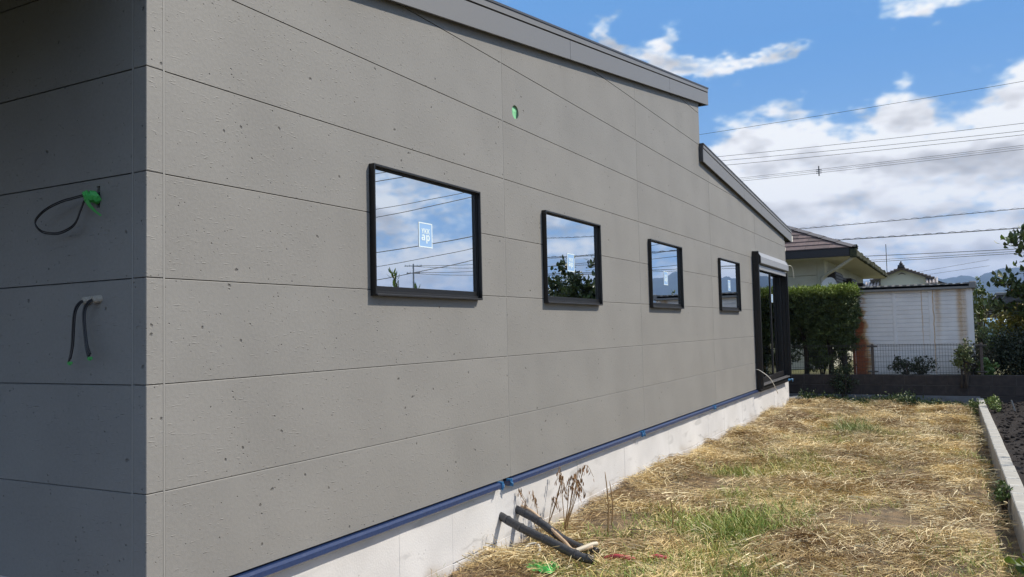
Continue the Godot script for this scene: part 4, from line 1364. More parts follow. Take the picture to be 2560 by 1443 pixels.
func build_poles_and_wires() -> void:
	utility_pole("grey utility pole on the street beyond the neighbours, at the end of the overhead lines", Vector3(21.1, 0, -42), 14.0, [[13.3, 1.1], [10.6, 0.9]])
	utility_pole("distant pole with crossarms mirrored in the first window", Vector3(62.0, 0, -90), 11.2, [[10.9, 1.3], [9.9, 1.0]], -0.6)
	utility_pole("small far-off pole seen between shed and persimmon tree", Vector3(6.45, 0, -150), 7.9, [[6.6, 0.9], [5.6, 0.8]], 0.3)
	# direct view, top to bottom
	line("power_line", "topmost thin overhead line, crossing the white cumulus bank", -42, 12.485, 0.0311, 0.0008, -24, 21.1, 0.016)
	line("power_line", "upper line of the close trio of overhead lines under the topmost one", -42, 10.788, -0.0102, 0.0008, -24, 21.1, 0.017)
	line("power_line", "middle line of the close trio of overhead lines", -42, 10.484, -0.0183, 0.0008, -24, 21.1, 0.017)
	line("power_line", "lowest line of the close trio of overhead lines", -42, 10.263, -0.0130, 0.0008, -24, 21.1, 0.017)
	line("power_line", "upper wire of the triple bundle with a spacer", -42, 9.641, 0.0085, 0.0008, -24, 21.1, 0.013)
	line("power_line", "middle wire of the triple bundle with a spacer", -42, 9.559, 0.0082, 0.0008, -24, 21.1, 0.011)
	line("power_line", "lower wire of the triple bundle with a spacer", -42, 9.458, 0.0079, 0.0008, -24, 21.1, 0.013)
	line("telephone_cable", "spiral-wrapped cable just above the brown roof's hip", -42, 6.658, 0.0153, 0.0008, -24, 21.1, 0.022, true)
	line("telephone_cable", "thick spiral-wrapped cable meeting the middle of the brown roof", -42, 5.883, -0.0062, 0.0008, -24, 21.1, 0.032, true)
	line("telephone_cable", "single cable running to the persimmon tree top from the brown roof's eave", -42, 4.983, -0.0166, 0.0008, -24, 21.1, 0.022)
	line("telephone_cable", "upper of two slack cables above the gabled house", -75, 7.10, 0.004, 0.0003, -40, 40, 0.028)
	line("telephone_cable", "lower of two slack cables above the gabled house", -75, 6.94, 0.003, 0.0003, -40, 40, 0.032)
	for k in 4:
		line("distant_line", ["highest of the faint wires before the mountains", "second of the faint wires before the mountains", "third of the faint wires before the mountains", "lowest of the faint wires before the mountains"][k], -150.0, [10.1, 9.4, 6.3, 5.4][k], [0.14, 0.11, -0.004, 0.004][k], 0.0, [-12.0, -12.0, 4.0, 4.0][k], [9.0, 9.0, 40.0, 40.0][k], 0.035)
	# spacer on the triple bundle
	var st := flat()
	box(st, Vector3(-2.66, 9.28, -42.02), Vector3(-2.61, 9.80, -41.98))
	for y in [9.62, 9.535, 9.44]: box(st, Vector3(-2.78, y - 0.02, -42.03), Vector3(-2.5, y + 0.02, -42.025))
	tag(put("cable_spacer", st, M.wire_line), "small ladder-shaped spacer clipped on the triple wire bundle", "cable spacer")
	st = flat()
	tube(st, [Vector3(-1.62, 3.0, -74.95), Vector3(-1.62, 8.4, -74.95)], 0.03, 5)
	tag(put("antenna_mast", st, M.wire_line), "thin mast standing above the gabled house's ridge ornament", "mast")
	# lines on the near street past the garden, mirrored in the windows
	var lab := ["highest", "second", "third", "fourth", "fifth", "sixth", "seventh", "lowest"]
	for k in 8:
		var st2 := flat()
		var y0: float = [13.2, 12.9, 12.6, 10.8, 10.5, 8.0, 7.3, 6.6][k]; var y1: float = [15.5, 14.6, 13.9, 12.2, 11.4, 9.3, 8.0, 6.9][k]
		var pts := []
		for i in 41:
			var t := i / 40.0
			pts.append(Vector3(21.1, y0, -42.0).lerp(Vector3(66.0, y1, -46.0 - 1.0 * k), t) - Vector3(0, 4.0 * t * (1.0 - t) * (0.5 + 0.12 * k), 0))
		tube(st2, pts, 0.022 + 0.004 * (k % 3), 5, false)
		tag(put("street_line", st2, M.wire_line), "%s of the overhead lines mirrored in the first window" % lab[k], "cable", "overhead lines mirrored in the windows")
	for k in 4:
		var st3 := flat()
		var pts := []
		for i in 31:
			var t := i / 30.0
			pts.append(Vector3(62.0 + (k - 1.5) * 0.8, 10.9 - 0.9 * (k % 2), -90).lerp(Vector3(20.0, 13.0 - 1.1 * k, -96.0), t) - Vector3(0, 4.0 * t * (1.0 - t) * 1.0, 0))
		tube(st3, pts, 0.03, 4, false)
		tag(put("street_line", st3, M.wire_line), "%s of the lines leaving the mirrored distant pole" % lab[k], "cable", "overhead lines mirrored in the windows")

# ---------------- leaves
func leaf_mesh(long: float, wide: float, droop := 0.25, points := 4) -> ArrayMesh:   # one leaf along +y... folded on its midrib
	var st := flat()
	var L := []
	for i in points + 1:
		var t := float(i) / points
		var w := wide * 0.5 * pow(sin(PI * clampf(t * 0.94 + 0.03, 0, 1)), 0.8)
		var c := Vector3(0, long * t * (1.0 - 0.15 * t), -droop * long * t * t)
		L.append([c - Vector3(w, 0, -w * 0.25), c, c + Vector3(w, 0, w * 0.25)])
	for i in points:
		quad(st, L[i][0], L[i][1], L[i + 1][1], L[i + 1][0])
		quad(st, L[i][1], L[i][2], L[i + 1][2], L[i + 1][1])
	st.generate_normals()
	return st.commit()

func spray_mesh(n: int, size: float, wide: float, seed_: int) -> ArrayMesh:          # a twig's worth of narrow leaves
	var st := flat()
	var r := RandomNumberGenerator.new(); r.seed = seed_
	for i in n:
		var d := Vector3(r.randfn(), absf(r.randfn()) * 0.8 + 0.2, r.randfn()).normalized()
		var s := d.cross(Vector3(r.randfn(), r.randfn(), r.randfn())).normalized() * wide * 0.5
		var o := Vector3(r.randf_range(-1, 1), r.randf_range(-1, 1), r.randf_range(-1, 1)) * size * 0.35
		var l := size * r.randf_range(0.5, 1.0)
		tri(st, o - s * 0.5, o + s * 0.5, o + d * l * 0.6 + s)
		tri(st, o - s * 0.5, o + d * l * 0.6 + s, o + d * l * 0.6 - s)
		tri(st, o + d * l * 0.6 - s, o + d * l * 0.6 + s, o + d * l)
	st.generate_normals()
	return st.commit()

func any_basis(r: RandomNumberGenerator, s: float, upright := 0.5) -> Basis:
	var b := Basis(Vector3.UP, r.randf() * TAU) * Basis(Vector3.RIGHT, r.randfn() * upright) * Basis(Vector3.BACK, r.randfn() * upright)
	return b.scaled(Vector3.ONE * s)

func tint(r: RandomNumberGenerator, a: Color, b: Color) -> Color:
	var c := a.lerp(b, r.randf())
	var k := r.randf_range(0.75, 1.3)
	return Color(c.r * k, c.g * k, c.b * k)

# bush: leaves gathered in clumps through an ellipsoid, clumps leave gaps
func bush_places(r: RandomNumberGenerator, centre: Vector3, half: Vector3, clumps: int, per: int, clump_r: float, size: float) -> Array:
	var out := []
	for i in clumps:
		var d := Vector3(r.randfn(), r.randfn(), r.randfn()).normalized() * pow(r.randf(), 0.4)
		var c := centre + d * half
		for k in per:
			var p := c + Vector3(r.randfn(), r.randfn(), r.randfn()) * clump_r * 0.5
			out.append(Transform3D(any_basis(r, size * r.randf_range(0.6, 1.3), 0.8), p))
	return out

func bush(called: String, label: String, category: String, centre: Vector3, half: Vector3, clumps: int, per: int, leaf: Mesh, size: float, c1: Color, c2: Color, seed_: int, stems := 4, group := "") -> Node3D:
	var r := RandomNumberGenerator.new(); r.seed = seed_
	var base := Vector3(centre.x, centre.y - half.y - 0.05, centre.z)
	var t := thing(called, label, category, base, group)
	var pl := bush_places(r, centre - base, half, clumps, per, minf(half.x, half.y) * 0.35, size)
	var tn := []
	for i in pl.size(): tn.append(tint(r, c1, c2))
	scatter("foliage", leaf, M.leaf_tint, pl, tn, t).set_meta("kind", "stuff")
	for k in stems:
		var st := soft()
		var e := (centre - base) + Vector3(r.randf_range(-1, 1) * half.x, r.randf_range(-0.3, 0.7) * half.y, r.randf_range(-1, 1) * half.z) * 0.8
		tube(st, spline([Vector3(r.randf_range(-0.05, 0.05), -0.3, r.randf_range(-0.05, 0.05)), e * 0.5 + Vector3(r.randf_range(-0.06, 0.06), 0, r.randf_range(-0.06, 0.06)), e], 4), [0.02, 0.018, 0.017, 0.016, 0.014, 0.012, 0.010, 0.008, 0.006], 5)
		put("stem", st, M.bark, t)
	return t

func build_hedge() -> void:
	# clipped conifers side by side, bare-legged, greener and brighter at the top
	var leafm := spray_mesh(12, 0.085, 0.013, 5)
	var xs := [-0.65, 0.10, 0.62, 0.93]
	var lab := ["hedge conifer next to the new house corner, mostly hidden", "left visible hedge conifer with a bare trunk below", "middle hedge conifer with a leaning bare trunk", "right end hedge conifer touching the rusty shed"]
	for k in 4:
		var r := RandomNumberGenerator.new(); r.seed = 51 + k
		var x: float = xs[k]
		var t := thing("hedge_conifer", lab[k], "hedge", Vector3(x, 0.42, -16.95), "conifers of the clipped hedge")
		var st := soft()
		tube(st, spline([Vector3(0, -0.1, 0), Vector3(r.randf_range(-0.05, 0.05), 0.6, 0), Vector3(r.randf_range(-0.08, 0.08), 1.2, 0.02), Vector3(0, 1.9, 0)], 4), [0.06, 0.058, 0.056, 0.054, 0.052, 0.05, 0.046, 0.042, 0.038, 0.034, 0.03, 0.024, 0.02], 8)
		put("trunk", st, M.bark, t)
		for b in 9:
			st = soft()
			var y := r.randf_range(0.5, 1.7); var a := r.randf() * TAU
			var e := Vector3(cos(a) * 0.36, y + r.randf_range(0.0, 0.3), sin(a) * 0.26)
			tube(st, [Vector3(0, y - 0.12, 0), e * 0.55 + Vector3(0, y * 0.42, 0), e], [0.016, 0.012, 0.006], 5)
			put("branch", st, M.bark, t)
		var pl := []; var tn := []
		var wide := 0.42 if k != 3 else 0.22
		for i in 560:
			var y := 2.0 * pow(r.randf(), 0.52)
			var edge := pow(r.randf(), 0.35)
			var a := r.randf() * TAU
			# fewer sprays lower down: there the crown breaks into tiers
			if y < 1.6 and sin(y * 9.0 + a * 2.0 + k * 1.7) > -0.74 + y * 0.76: continue
			if y < 0.8 and r.randf() > 0.10 + y * 0.55: continue
			var c := Vector3(cos(a) * wide * edge, minf(y, 1.99), sin(a) * 0.34 * edge)
			for j in 14:
				var p := c + Vector3(r.randfn() * 0.062, r.randfn() * 0.045, r.randfn() * 0.062)
				p.y = minf(p.y, 2.05 + r.randf() * 0.04)
				pl.append(Transform3D(any_basis(r, r.randf_range(0.7, 1.25), 0.7), p))
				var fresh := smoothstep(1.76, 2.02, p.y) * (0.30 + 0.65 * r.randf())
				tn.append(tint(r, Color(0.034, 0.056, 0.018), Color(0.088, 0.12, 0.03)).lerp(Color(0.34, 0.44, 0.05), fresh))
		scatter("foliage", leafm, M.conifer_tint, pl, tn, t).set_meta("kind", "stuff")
	# a trailing skirt over the wall
	var vine := leaf_mesh(0.045, 0.03)
	bush("trailing_shrub", "dark shrub hanging over the block wall under the hedge", "shrub", Vector3(0.95, 0.45, -16.30), Vector3(0.28, 0.32, 0.10), 60, 22, vine, 0.9, Color(0.02, 0.035, 0.015), Color(0.05, 0.075, 0.03), 61, 4)

func build_back_garden() -> void:
	var small := leaf_mesh(0.05, 0.03)
	var mid := leaf_mesh(0.085, 0.05)
	# behind the fence, left part
	bush("yellow_green_shrub", "bright yellow-green shrub seen between the hedge trunks", "shrub", Vector3(0.30, 1.02, -17.9), Vector3(0.33, 0.36, 0.25), 60, 24, mid, 0.9, Color(0.13, 0.20, 0.03), Color(0.24, 0.28, 0.05), 71)
	bush("dark_weed_bush", "low dark bush pressed against the mesh fence before the white shed", "shrub", Vector3(2.25, 0.74, -16.62), Vector3(0.48, 0.20, 0.10), 60, 26, small, 0.9, Color(0.022, 0.035, 0.02), Color(0.05, 0.07, 0.03), 72)
	bush("fence_vine", "pale green vine climbing the right end of the mesh fence", "vine", Vector3(3.18, 0.98, -16.25), Vector3(0.20, 0.30, 0.08), 34, 22, small, 1.0, Color(0.08, 0.11, 0.035), Color(0.16, 0.18, 0.06), 73)
	bush("tangled_bush", "tangled brown-green bush at the shed's right corner", "shrub", Vector3(3.42, 0.82, -16.75), Vector3(0.30, 0.36, 0.2), 60, 22, small, 1.0, Color(0.035, 0.04, 0.022), Color(0.09, 0.075, 0.04), 74, 7)
	bush("airy_bush", "airy pale green bush rising right of the shed", "shrub", Vector3(3.72, 1.15, -17.6), Vector3(0.34, 0.42, 0.3), 80, 22, small, 1.0, Color(0.10, 0.14, 0.05), Color(0.19, 0.22, 0.08), 75, 6)
	bush("round_dark_hedge", "dense dark rounded hedge at the right edge behind the wall", "hedge", Vector3(4.40, 0.90, -17.2), Vector3(0.74, 0.56, 0.5), 480, 26, small, 1.0, Color(0.012, 0.020, 0.010), Color(0.028, 0.042, 0.018), 76, 8)
	bush("small_leafy_plant", "fresh green leafy plant between the vine and the dark hedge", "plant", Vector3(3.58, 0.70, -16.62), Vector3(0.16, 0.20, 0.12), 30, 16, mid, 0.9, Color(0.06, 0.12, 0.03), Color(0.13, 0.20, 0.05), 77)
	bush("yellowing_shrub", "yellow-green shrub between dark hedge and persimmon tree", "shrub", Vector3(4.35, 1.55, -18.6), Vector3(0.62, 0.36, 0.4), 130, 20, mid, 0.9, Color(0.16, 0.18, 0.025), Color(0.27, 0.24, 0.04), 78, 6)
	bush("narrow_conifer", "narrow bright green conifer close to the shed's right side", "tree", Vector3(3.60, 1.9, -19.2), Vector3(0.14, 0.75, 0.15), 60, 24, small, 1.0, Color(0.07, 0.11, 0.02), Color(0.14, 0.19, 0.04), 79, 2)
	bush("distant_thicket", "green thicket in front of the mountains right of the shed", "thicket", Vector3(5.9, 2.0, -40.0), Vector3(2.2, 0.75, 1.0), 130, 22, mid, 2.4, Color(0.06, 0.085, 0.03), Color(0.12, 0.14, 0.05), 80, 4)
	bush("round_tree", "full rounded tree beside the persimmon, mirrored in the second window", "tree", Vector3(6.55, 2.25, -18.6), Vector3(0.85, 0.85, 0.7), 200, 22, mid, 1.2, Color(0.035, 0.055, 0.02), Color(0.085, 0.11, 0.03), 82, 6)
	# far off trees on the plain, each with a crown
	for k in 16:
		var x := -30.0 + 9.5 * k + 3.0 * sin(k * 2.7)
		if x > -14.0 and x < 0.0: continue
		bush("field_tree", "far-off rounded tree on the plain before the mountains", "tree", Vector3(x, 1.7 + 0.5 * sin(k * 1.3), -110.0 - 6.0 * (k % 3)), Vector3(3.6, 1.5, 3.0), 60, 18, mid, 6.0, Color(0.05, 0.07, 0.03), Color(0.09, 0.11, 0.04), 300 + k, 2, "trees on the plain")
	# low outbuilding and tarp glimpsed through the leaves
	var o := thing("outbuilding", "low dark-roofed outbuilding half hidden by the persimmon tree", "shed", Vector3(0, 0, 0))
	block("wall", Vector3(3.80, 0.3, -29.5), Vector3(7.5, 2.0, -28.0), M.old_wood, o)
	var st := flat()
	slab_z(st, PackedVector2Array([Vector2(3.55, 1.98), Vector2(5.6, 2.62), Vector2(7.8, 1.95), Vector2(7.8, 1.85), Vector2(5.6, 2.50), Vector2(3.55, 1.86)]), -29.8, -27.7)
	put("roof", st, M.dark_roof, o)
	st = flat()
	box(st, Vector3(3.86, 1.0, -26.2), Vector3(4.5, 1.72, -25.6), 0.12)
	tag(put("tarp_bundle", st, M.blue_tarp), "pale blue tarpaulin bundle shining through the shrubs", "tarpaulin")
	# long low shed mirrored in the third and fourth window
	var s := thing("low_shed", "long low roof mirrored in the third and fourth windows", "shed", Vector3(8.5, 0.3, -33.0))
	block("wall", Vector3(-3.6, 0.0, -2.0), Vector3(3.6, 2.0, 0.0), M.old_wood, s)
	block("roof", Vector3(-4.0, 2.0, -2.4), Vector3(4.0, 2.25, 0.5), M.dark_roof, s, 0.04)
	block("gutter", Vector3(-4.0, 2.25, 0.35), Vector3(4.0, 2.36, 0.52), M.shed_trim, s, 0.02)
	# young tree in the garden, mirrored low in the first window
	var t := thing("young_tree", "slender young tree in the garden, its sprigs mirrored in the first window", "tree", Vector3(5.7, 0.02, -9.6))
	var r := RandomNumberGenerator.new(); r.seed = 91
	st = soft()
	tube(st, spline([Vector3(0, -0.2, 0), Vector3(0.03, 1.0, 0.0), Vector3(-0.02, 1.8, 0.02), Vector3(0.03, 2.6, 0.0)], 5), [0.03, 0.029, 0.028, 0.027, 0.026, 0.025, 0.023, 0.021, 0.019, 0.017, 0.015, 0.013, 0.011, 0.009, 0.007, 0.005], 6)
	put("trunk", st, M.bark, t)
	var ll := leaf_mesh(0.16, 0.035, 0.4)
	for b in 7:
		var y := 1.6 + 0.135 * b
		var a := b * 2.4
		var e := Vector3(cos(a) * 0.35, y + 0.28, sin(a) * 0.35)
		st = soft()
		tube(st, [Vector3(0, y, 0), e * 0.5 + Vector3(0, y * 0.5 - 0.02, 0), e], [0.01, 0.008, 0.004], 5)
		put("branch", st, M.bark, t)
		for k in 16:
			var p := Vector3(0, y, 0).lerp(e, r.randf_range(0.5, 1.05))
			var lf := put("leaf", ll, M["leaf_green_%d" % (2 + r.randi() % 2)], t, p)
			lf.basis = Basis(Vector3.UP, r.randf() * TAU) * Basis(Vector3.RIGHT, r.randf_range(0.3, 1.6))

func build_persimmon() -> void:
	var t := thing("persimmon_tree", "persimmon tree with broad dark leaves at the right edge", "tree", Vector3(5.30, 0.42, -18.0))
	var r := RandomNumberGenerator.new(); r.seed = 17
	var st := soft()
	tube(st, spline([Vector3(0, -0.2, 0), Vector3(0.04, 0.7, 0.03), Vector3(-0.05, 1.3, 0.0), Vector3(0.0, 1.9, 0.05)], 4), [0.085, 0.08, 0.078, 0.075, 0.072, 0.07, 0.068, 0.065, 0.06, 0.055, 0.05, 0.045, 0.04], 8)
	put("trunk", st, M.bark, t)
	var tips := []
	var limbs := [Vector3(-0.85, 2.45, 0.1), Vector3(-1.14, 2.9, 0.15), Vector3(-1.35, 2.05, 0.2), Vector3(-1.45, 1.55, 0.15), Vector3(-0.1, 2.85, 0.0), Vector3(0.5, 2.6, 0.2), Vector3(1.0, 2.0, -0.2), Vector3(0.2, 2.3, -0.7), Vector3(-0.65, 1.9, 0.55), Vector3(0.7, 2.2, 0.6), Vector3(-0.75, 2.3, -0.3), Vector3(-1.15, 1.8, -0.1), Vector3(1.05, 2.9, 0.1), Vector3(0.3, 1.7, 0.5), Vector3(1.25, 2.45, 0.3), Vector3(-0.35, 2.2, 0.3)]
	for e in limbs:
		st = soft()
		var s := Vector3(0, clampf(e.y - 1.0, 0.9, 1.7), 0)
		var mid: Vector3 = s.lerp(e, 0.5) + Vector3(r.randfn() * 0.06, 0.08, r.randfn() * 0.06)
		var pts := spline([s, mid, e], 4)
		tube(st, pts, [0.03, 0.028, 0.025, 0.022, 0.02, 0.017, 0.014, 0.010, 0.006], 6)
		put("limb", st, M.bark, t)
		for k in range(3, pts.size()): tips.append(pts[k])
		for b in 3:
			st = soft()
			var q: Vector3 = pts[3 + b * 2 if 3 + b * 2 < pts.size() else pts.size() - 1]
			var w: Vector3 = q + Vector3(r.randfn() * 0.22, r.randf_range(-0.1, 0.3), r.randfn() * 0.22)
			tube(st, [q, q.lerp(w, 0.5) + Vector3(0, 0.03, 0), w], [0.009, 0.007, 0.004], 5)
			put("twig", st, M.bark, t)
			for k in 3: tips.append(q.lerp(w, 0.4 + 0.3 * k))
	var lm := [leaf_mesh(0.15, 0.095, 0.35), leaf_mesh(0.13, 0.075, 0.6), leaf_mesh(0.11, 0.07, 0.2)]
	var n := 0
	var pl := []; var tn := []
	for p in tips:
		for k in 15:
			var at: Vector3 = p + Vector3(r.randfn(), r.randfn() * 0.8, r.randfn()) * 0.10
			var b := Basis(Vector3.UP, r.randf() * TAU) * Basis(Vector3.RIGHT, r.randf_range(0.4, 2.2))
			if n < 290 and k < 3 and at.x < -0.1:
				var lf := put("leaf", lm[r.randi() % 3], M["leaf_green_%d" % [0, 0, 1, 1, 2, 3][r.randi() % 6]], t, at)
				lf.basis = b
				n += 1
			else:
				pl.append(Transform3D(b, at))
				tn.append(tint(r, Color(0.04, 0.065, 0.022), Color(0.10, 0.13, 0.04)))
	scatter("crown", lm[0], M.leaf_tint, pl, tn, t).set_meta("kind", "stuff")
	for k in 3:
		st = soft()
		var sp := SphereMesh.new(); sp.radius = 0.035; sp.height = 0.06; sp.radial_segments = 12; sp.rings = 8
		put("fruit", sp, M.red_plastic if k < 0 else mat("fruit_orange", srgb(0.45, 0.12, 0.02), 0.35), t, Vector3(-1.12 + 0.25 * k, 1.85 - 0.1 * k, 0.25))

# ---------------- small things in the yard
func build_yard_things() -> void:
	var r := RandomNumberGenerator.new(); r.seed = 33
	var st := flat()
	# crumpled green tape on the straw
	var n := 7
	var g := []
	for i in n + 1:
		var row := []
		for j in n + 1:
			var u := float(i) / n; var v := float(j) / n
			row.append(Vector3(lerpf(0.29, 0.53, u) + 0.03 * v, 0.045 + r.randf_range(-0.012, 0.02), lerpf(-2.96, -2.72, v) + 0.05 * u))
		g.append(row)
	for i in n:
		for j in n:
			if (i == 0 and j > 4) or (i > 5 and j < 1): continue
			quad(st, g[i][j], g[i][j + 1], g[i + 1][j + 1], g[i + 1][j])
	tag(put("tape_scrap", st, M.green_tape), "crumpled bright green tape scrap lying on the straw", "tape")
	st = soft()
	tube(st, spline([Vector3(0.75, 0.034, -3.17), Vector3(0.82, 0.056, -3.185), Vector3(0.88, 0.052, -3.20), Vector3(0.95, 0.034, -3.23)], 6), 0.019, 8)
	tag(put("red_pipe", st, M.red_plastic), "longer piece of red plastic pipe sunk in the straw", "pipe", "red pipe scraps in the straw")
	st = soft()
	tube(st, [Vector3(1.03, 0.04, -3.31), Vector3(1.08, 0.05, -3.33), Vector3(1.14, 0.036, -3.36)], 0.017, 8)
	tag(put("red_pipe", st, M.red_plastic), "shorter red pipe piece farther from the foundation", "pipe", "red pipe scraps in the straw")
	st = soft()
	tube(st, spline([Vector3(0.19, 0.05, -2.98), Vector3(0.17, 0.085, -3.10), Vector3(0.23, 0.095, -3.13), Vector3(0.29, 0.075, -3.06), Vector3(0.31, 0.05, -2.95)], 6), 0.011, 8)
	tag(put("white_hose", st, M.white_cable), "short bent white hose on the ground beside the black pipes", "hose")
	# slab by the far corner, stake in the soil
	st = flat()
	box(st, Vector3(-0.15, -0.02, -0.14), Vector3(0.16, 0.035, 0.14), 0.005)
	var sl := put("concrete_slab", st, M.slate, self, Vector3(-0.02, 0.10, -15.72))
	sl.rotation = Vector3(0.03, 0.4, 0.1)
	tag(sl, "small grey concrete slab lying at the house's far corner", "slab")
	st = flat()
	tube(st, [Vector3(3.945, -0.05, -14.5), Vector3(3.87, 0.25, -14.5)], 0.014, 6)
	tag(put("garden_stake", st, M.pole_grey), "thin stake leaning in the dark soil near the wall", "stake")
	# dry weed with hanging brown leaves by the pipes
	dry_weed(Vector3(0.13, 0.0, -3.80), 0.56, 8, 21, "tall withered brown weed with drooping leaves against the foundation")
	dry_weed(Vector3(0.08, 0.0, -3.52), 0.48, 5, 22, "smaller withered weed just behind the black pipes")
	# bare upright stalks
	for q in [[0.45, -3.98, 0.50, "tall bare dry stalk standing past the end of the pipes"], [0.92, -4.2, 0.30, "short grey dry stalk in the middle of the straw"], [0.36, -4.3, 0.36, "thin leaning stalk near the withered weed"]]:
		st = soft()
		tube(st, spline([Vector3(q[0], -0.02, q[1]), Vector3(q[0] + 0.012, q[2] * 0.5, q[1]), Vector3(q[0] - 0.005, q[2], q[1] + 0.01)], 4), [0.008, 0.008, 0.007, 0.007, 0.006, 0.006, 0.005, 0.004, 0.002], 5)
		tag(put("dry_stalk", st, M.dead_stem), q[3], "stalk", "dry stalks")
	# leafy weeds along the kerb and the wall
	var mid := leaf_mesh(0.085, 0.05)
	var small := leaf_mesh(0.05, 0.022)
	bush("kerb_weed", "bright weed growing over the far end of the kerb", "weed", Vector3(3.62, 0.16, -14.4), Vector3(0.16, 0.13, 0.30), 26, 14, small, 1.0, Color(0.10, 0.16, 0.03), Color(0.20, 0.26, 0.06), 34, 3)
	bush("kerb_weed", "weed on the straw side of the kerb's far end", "weed", Vector3(3.30, 0.08, -14.9), Vector3(0.14, 0.12, 0.3), 26, 14, small, 1.0, Color(0.08, 0.12, 0.03), Color(0.15, 0.19, 0.05), 35, 2)
	bush("kerb_weed", "feathery weed halfway along the kerb's shaded foot", "weed", Vector3(3.34, 0.09, -6.35), Vector3(0.08, 0.11, 0.16), 24, 12, small, 0.8, Color(0.05, 0.09, 0.02), Color(0.11, 0.16, 0.04), 36, 3)
	# creeper with large leaves at the bottom right, each leaf its own
	var c := thing("creeper", "creeper with glossy green leaves at the kerb's near end", "plant", Vector3(3.36, 0.0, -3.9))
	var big := leaf_mesh(0.085, 0.065, 0.3)
	for k in 4:
		st = soft()
		var e := Vector3(r.randf_range(-0.1, 0.12), r.randf_range(0.08, 0.22), r.randf_range(-0.35, 0.45))
		tube(st, spline([Vector3(0, -0.05, 0.0), e * 0.5 + Vector3(0, 0.04, 0), e], 4), 0.004, 5)
		put("stem", st, M.dead_stem, c)
		for j in 14:
			var lf := put("leaf", big, M["leaf_green_%d" % [0, 2, 2, 3][r.randi() % 4]], c, (e * r.randf_range(0.25, 1.05)) + Vector3(r.randfn() * 0.04, 0.03 + r.randfn() * 0.025, r.randfn() * 0.04))
			lf.basis = Basis(Vector3.UP, r.randf() * TAU) * Basis(Vector3.RIGHT, r.randf_range(0.7, 1.7))
	# tall grass tuft
	tuft(Vector3(1.62, 0.0, -10.9), 0.40, 0.24, 520, 37, "largest green grass tuft in the middle of the straw", Color(0.11, 0.19, 0.03), Color(0.22, 0.27, 0.06))
	tuft(Vector3(1.88, 0.0, -10.5), 0.32, 0.18, 300, 38, "green grass tuft right before the largest one", Color(0.11, 0.15, 0.03), Color(0.20, 0.20, 0.06))
	tuft(Vector3(1.33, 0.0, -8.3), 0.24, 0.16, 120, 39, "thin olive grass tuft halfway along the house", Color(0.14, 0.15, 0.04), Color(0.24, 0.20, 0.07))
	tuft(Vector3(2.05, 0.0, -9.6), 0.24, 0.26, 170, 40, "sparse olive grass tuft towards the kerb", Color(0.16, 0.15, 0.05), Color(0.25, 0.20, 0.08))

func tuft(at: Vector3, tall: float, spread: float, n: int, seed_: int, label: String, c1: Color, c2: Color) -> void:
	var r := RandomNumberGenerator.new(); r.seed = seed_
	var t := thing("grass_tuft", label, "grass tuft", at, "grass tufts in the straw")
	var blade := blade_mesh(1.0, 0.022, 0.45)
	var pl := []; var tn := []
	for i in n:
		var p := Vector3(r.randfn() * spread, 0.0, r.randfn() * spread)
		var s := tall * r.randf_range(0.45, 1.1) * exp(-p.length_squared() / (spread * spread * 5.0))
		pl.append(Transform3D((Basis(Vector3.UP, r.randf() * TAU) * Basis(Vector3.RIGHT, r.randf_range(0.0, 0.5))).scaled(Vector3(0.35, s, s)), p))
		tn.append(tint(r, c1, c2))
	scatter("blades", blade, M.leaf_tint, pl, tn, t).set_meta("kind", "stuff")

func dry_weed(at: Vector3, tall: float, arms: int, seed_: int, label: String) -> void:
	var r := RandomNumberGenerator.new(); r.seed = seed_
	var t := thing("withered_weed", label, "weed", at)
	var lm := leaf_mesh(0.055, 0.011, 0.15, 3)
	for k in arms:
		var top := Vector3(r.randf_range(-0.10, 0.16), tall * r.randf_range(0.7, 1.05), r.randf_range(-0.25, 0.25))
		var hang := top + Vector3(r.randf_range(-0.04, 0.08), -0.10, r.randf_range(-0.09, 0.09))
		var pts := spline([Vector3(r.randf_range(-0.03, 0.03), -0.03, r.randf_range(-0.05, 0.05)), top * 0.55 + Vector3(0.01, 0, 0), top, hang], 4)
		var st := soft()
		var rad := []
		for i in pts.size(): rad.append(lerpf(0.0042, 0.0012, float(i) / pts.size()))
		tube(st, pts, rad, 5)
		put("stem", st, M.dead_stem, t)
		for j in 16:
			var p: Vector3 = pts[r.randi_range(6, pts.size() - 1)]
			var lf := put("leaf", lm, M.dead_leaf, t, p + Vector3(r.randfn(), r.randfn(), r.randfn()) * 0.012)
			lf.basis = Basis(Vector3.UP, r.randf() * TAU) * Basis(Vector3.RIGHT, PI + r.randfn() * 0.35)
			lf.scale = Vector3.ONE * r.randf_range(0.6, 1.2)

func blade_mesh(l: float, w: float, bend: float) -> ArrayMesh:
	var st := flat()
	var n := 4
	for i in n:
		var a := float(i) / n; var b := float(i + 1) / n
		var pa := Vector3(0, l * a * (1.0 - 0.2 * bend * a), bend * l * a * a); var pb := Vector3(0, l * b * (1.0 - 0.2 * bend * b), bend * l * b * b)
		var wa := w * (1.0 - a * 0.9) * 0.5; var wb := w * (1.0 - b * 0.9) * 0.5
		quad(st, pa - Vector3(wa, 0, 0), pa + Vector3(wa, 0, 0), pb + Vector3(wb, 0, 0), pb - Vector3(wb, 0, 0))
	st.generate_normals()
	return st.commit()

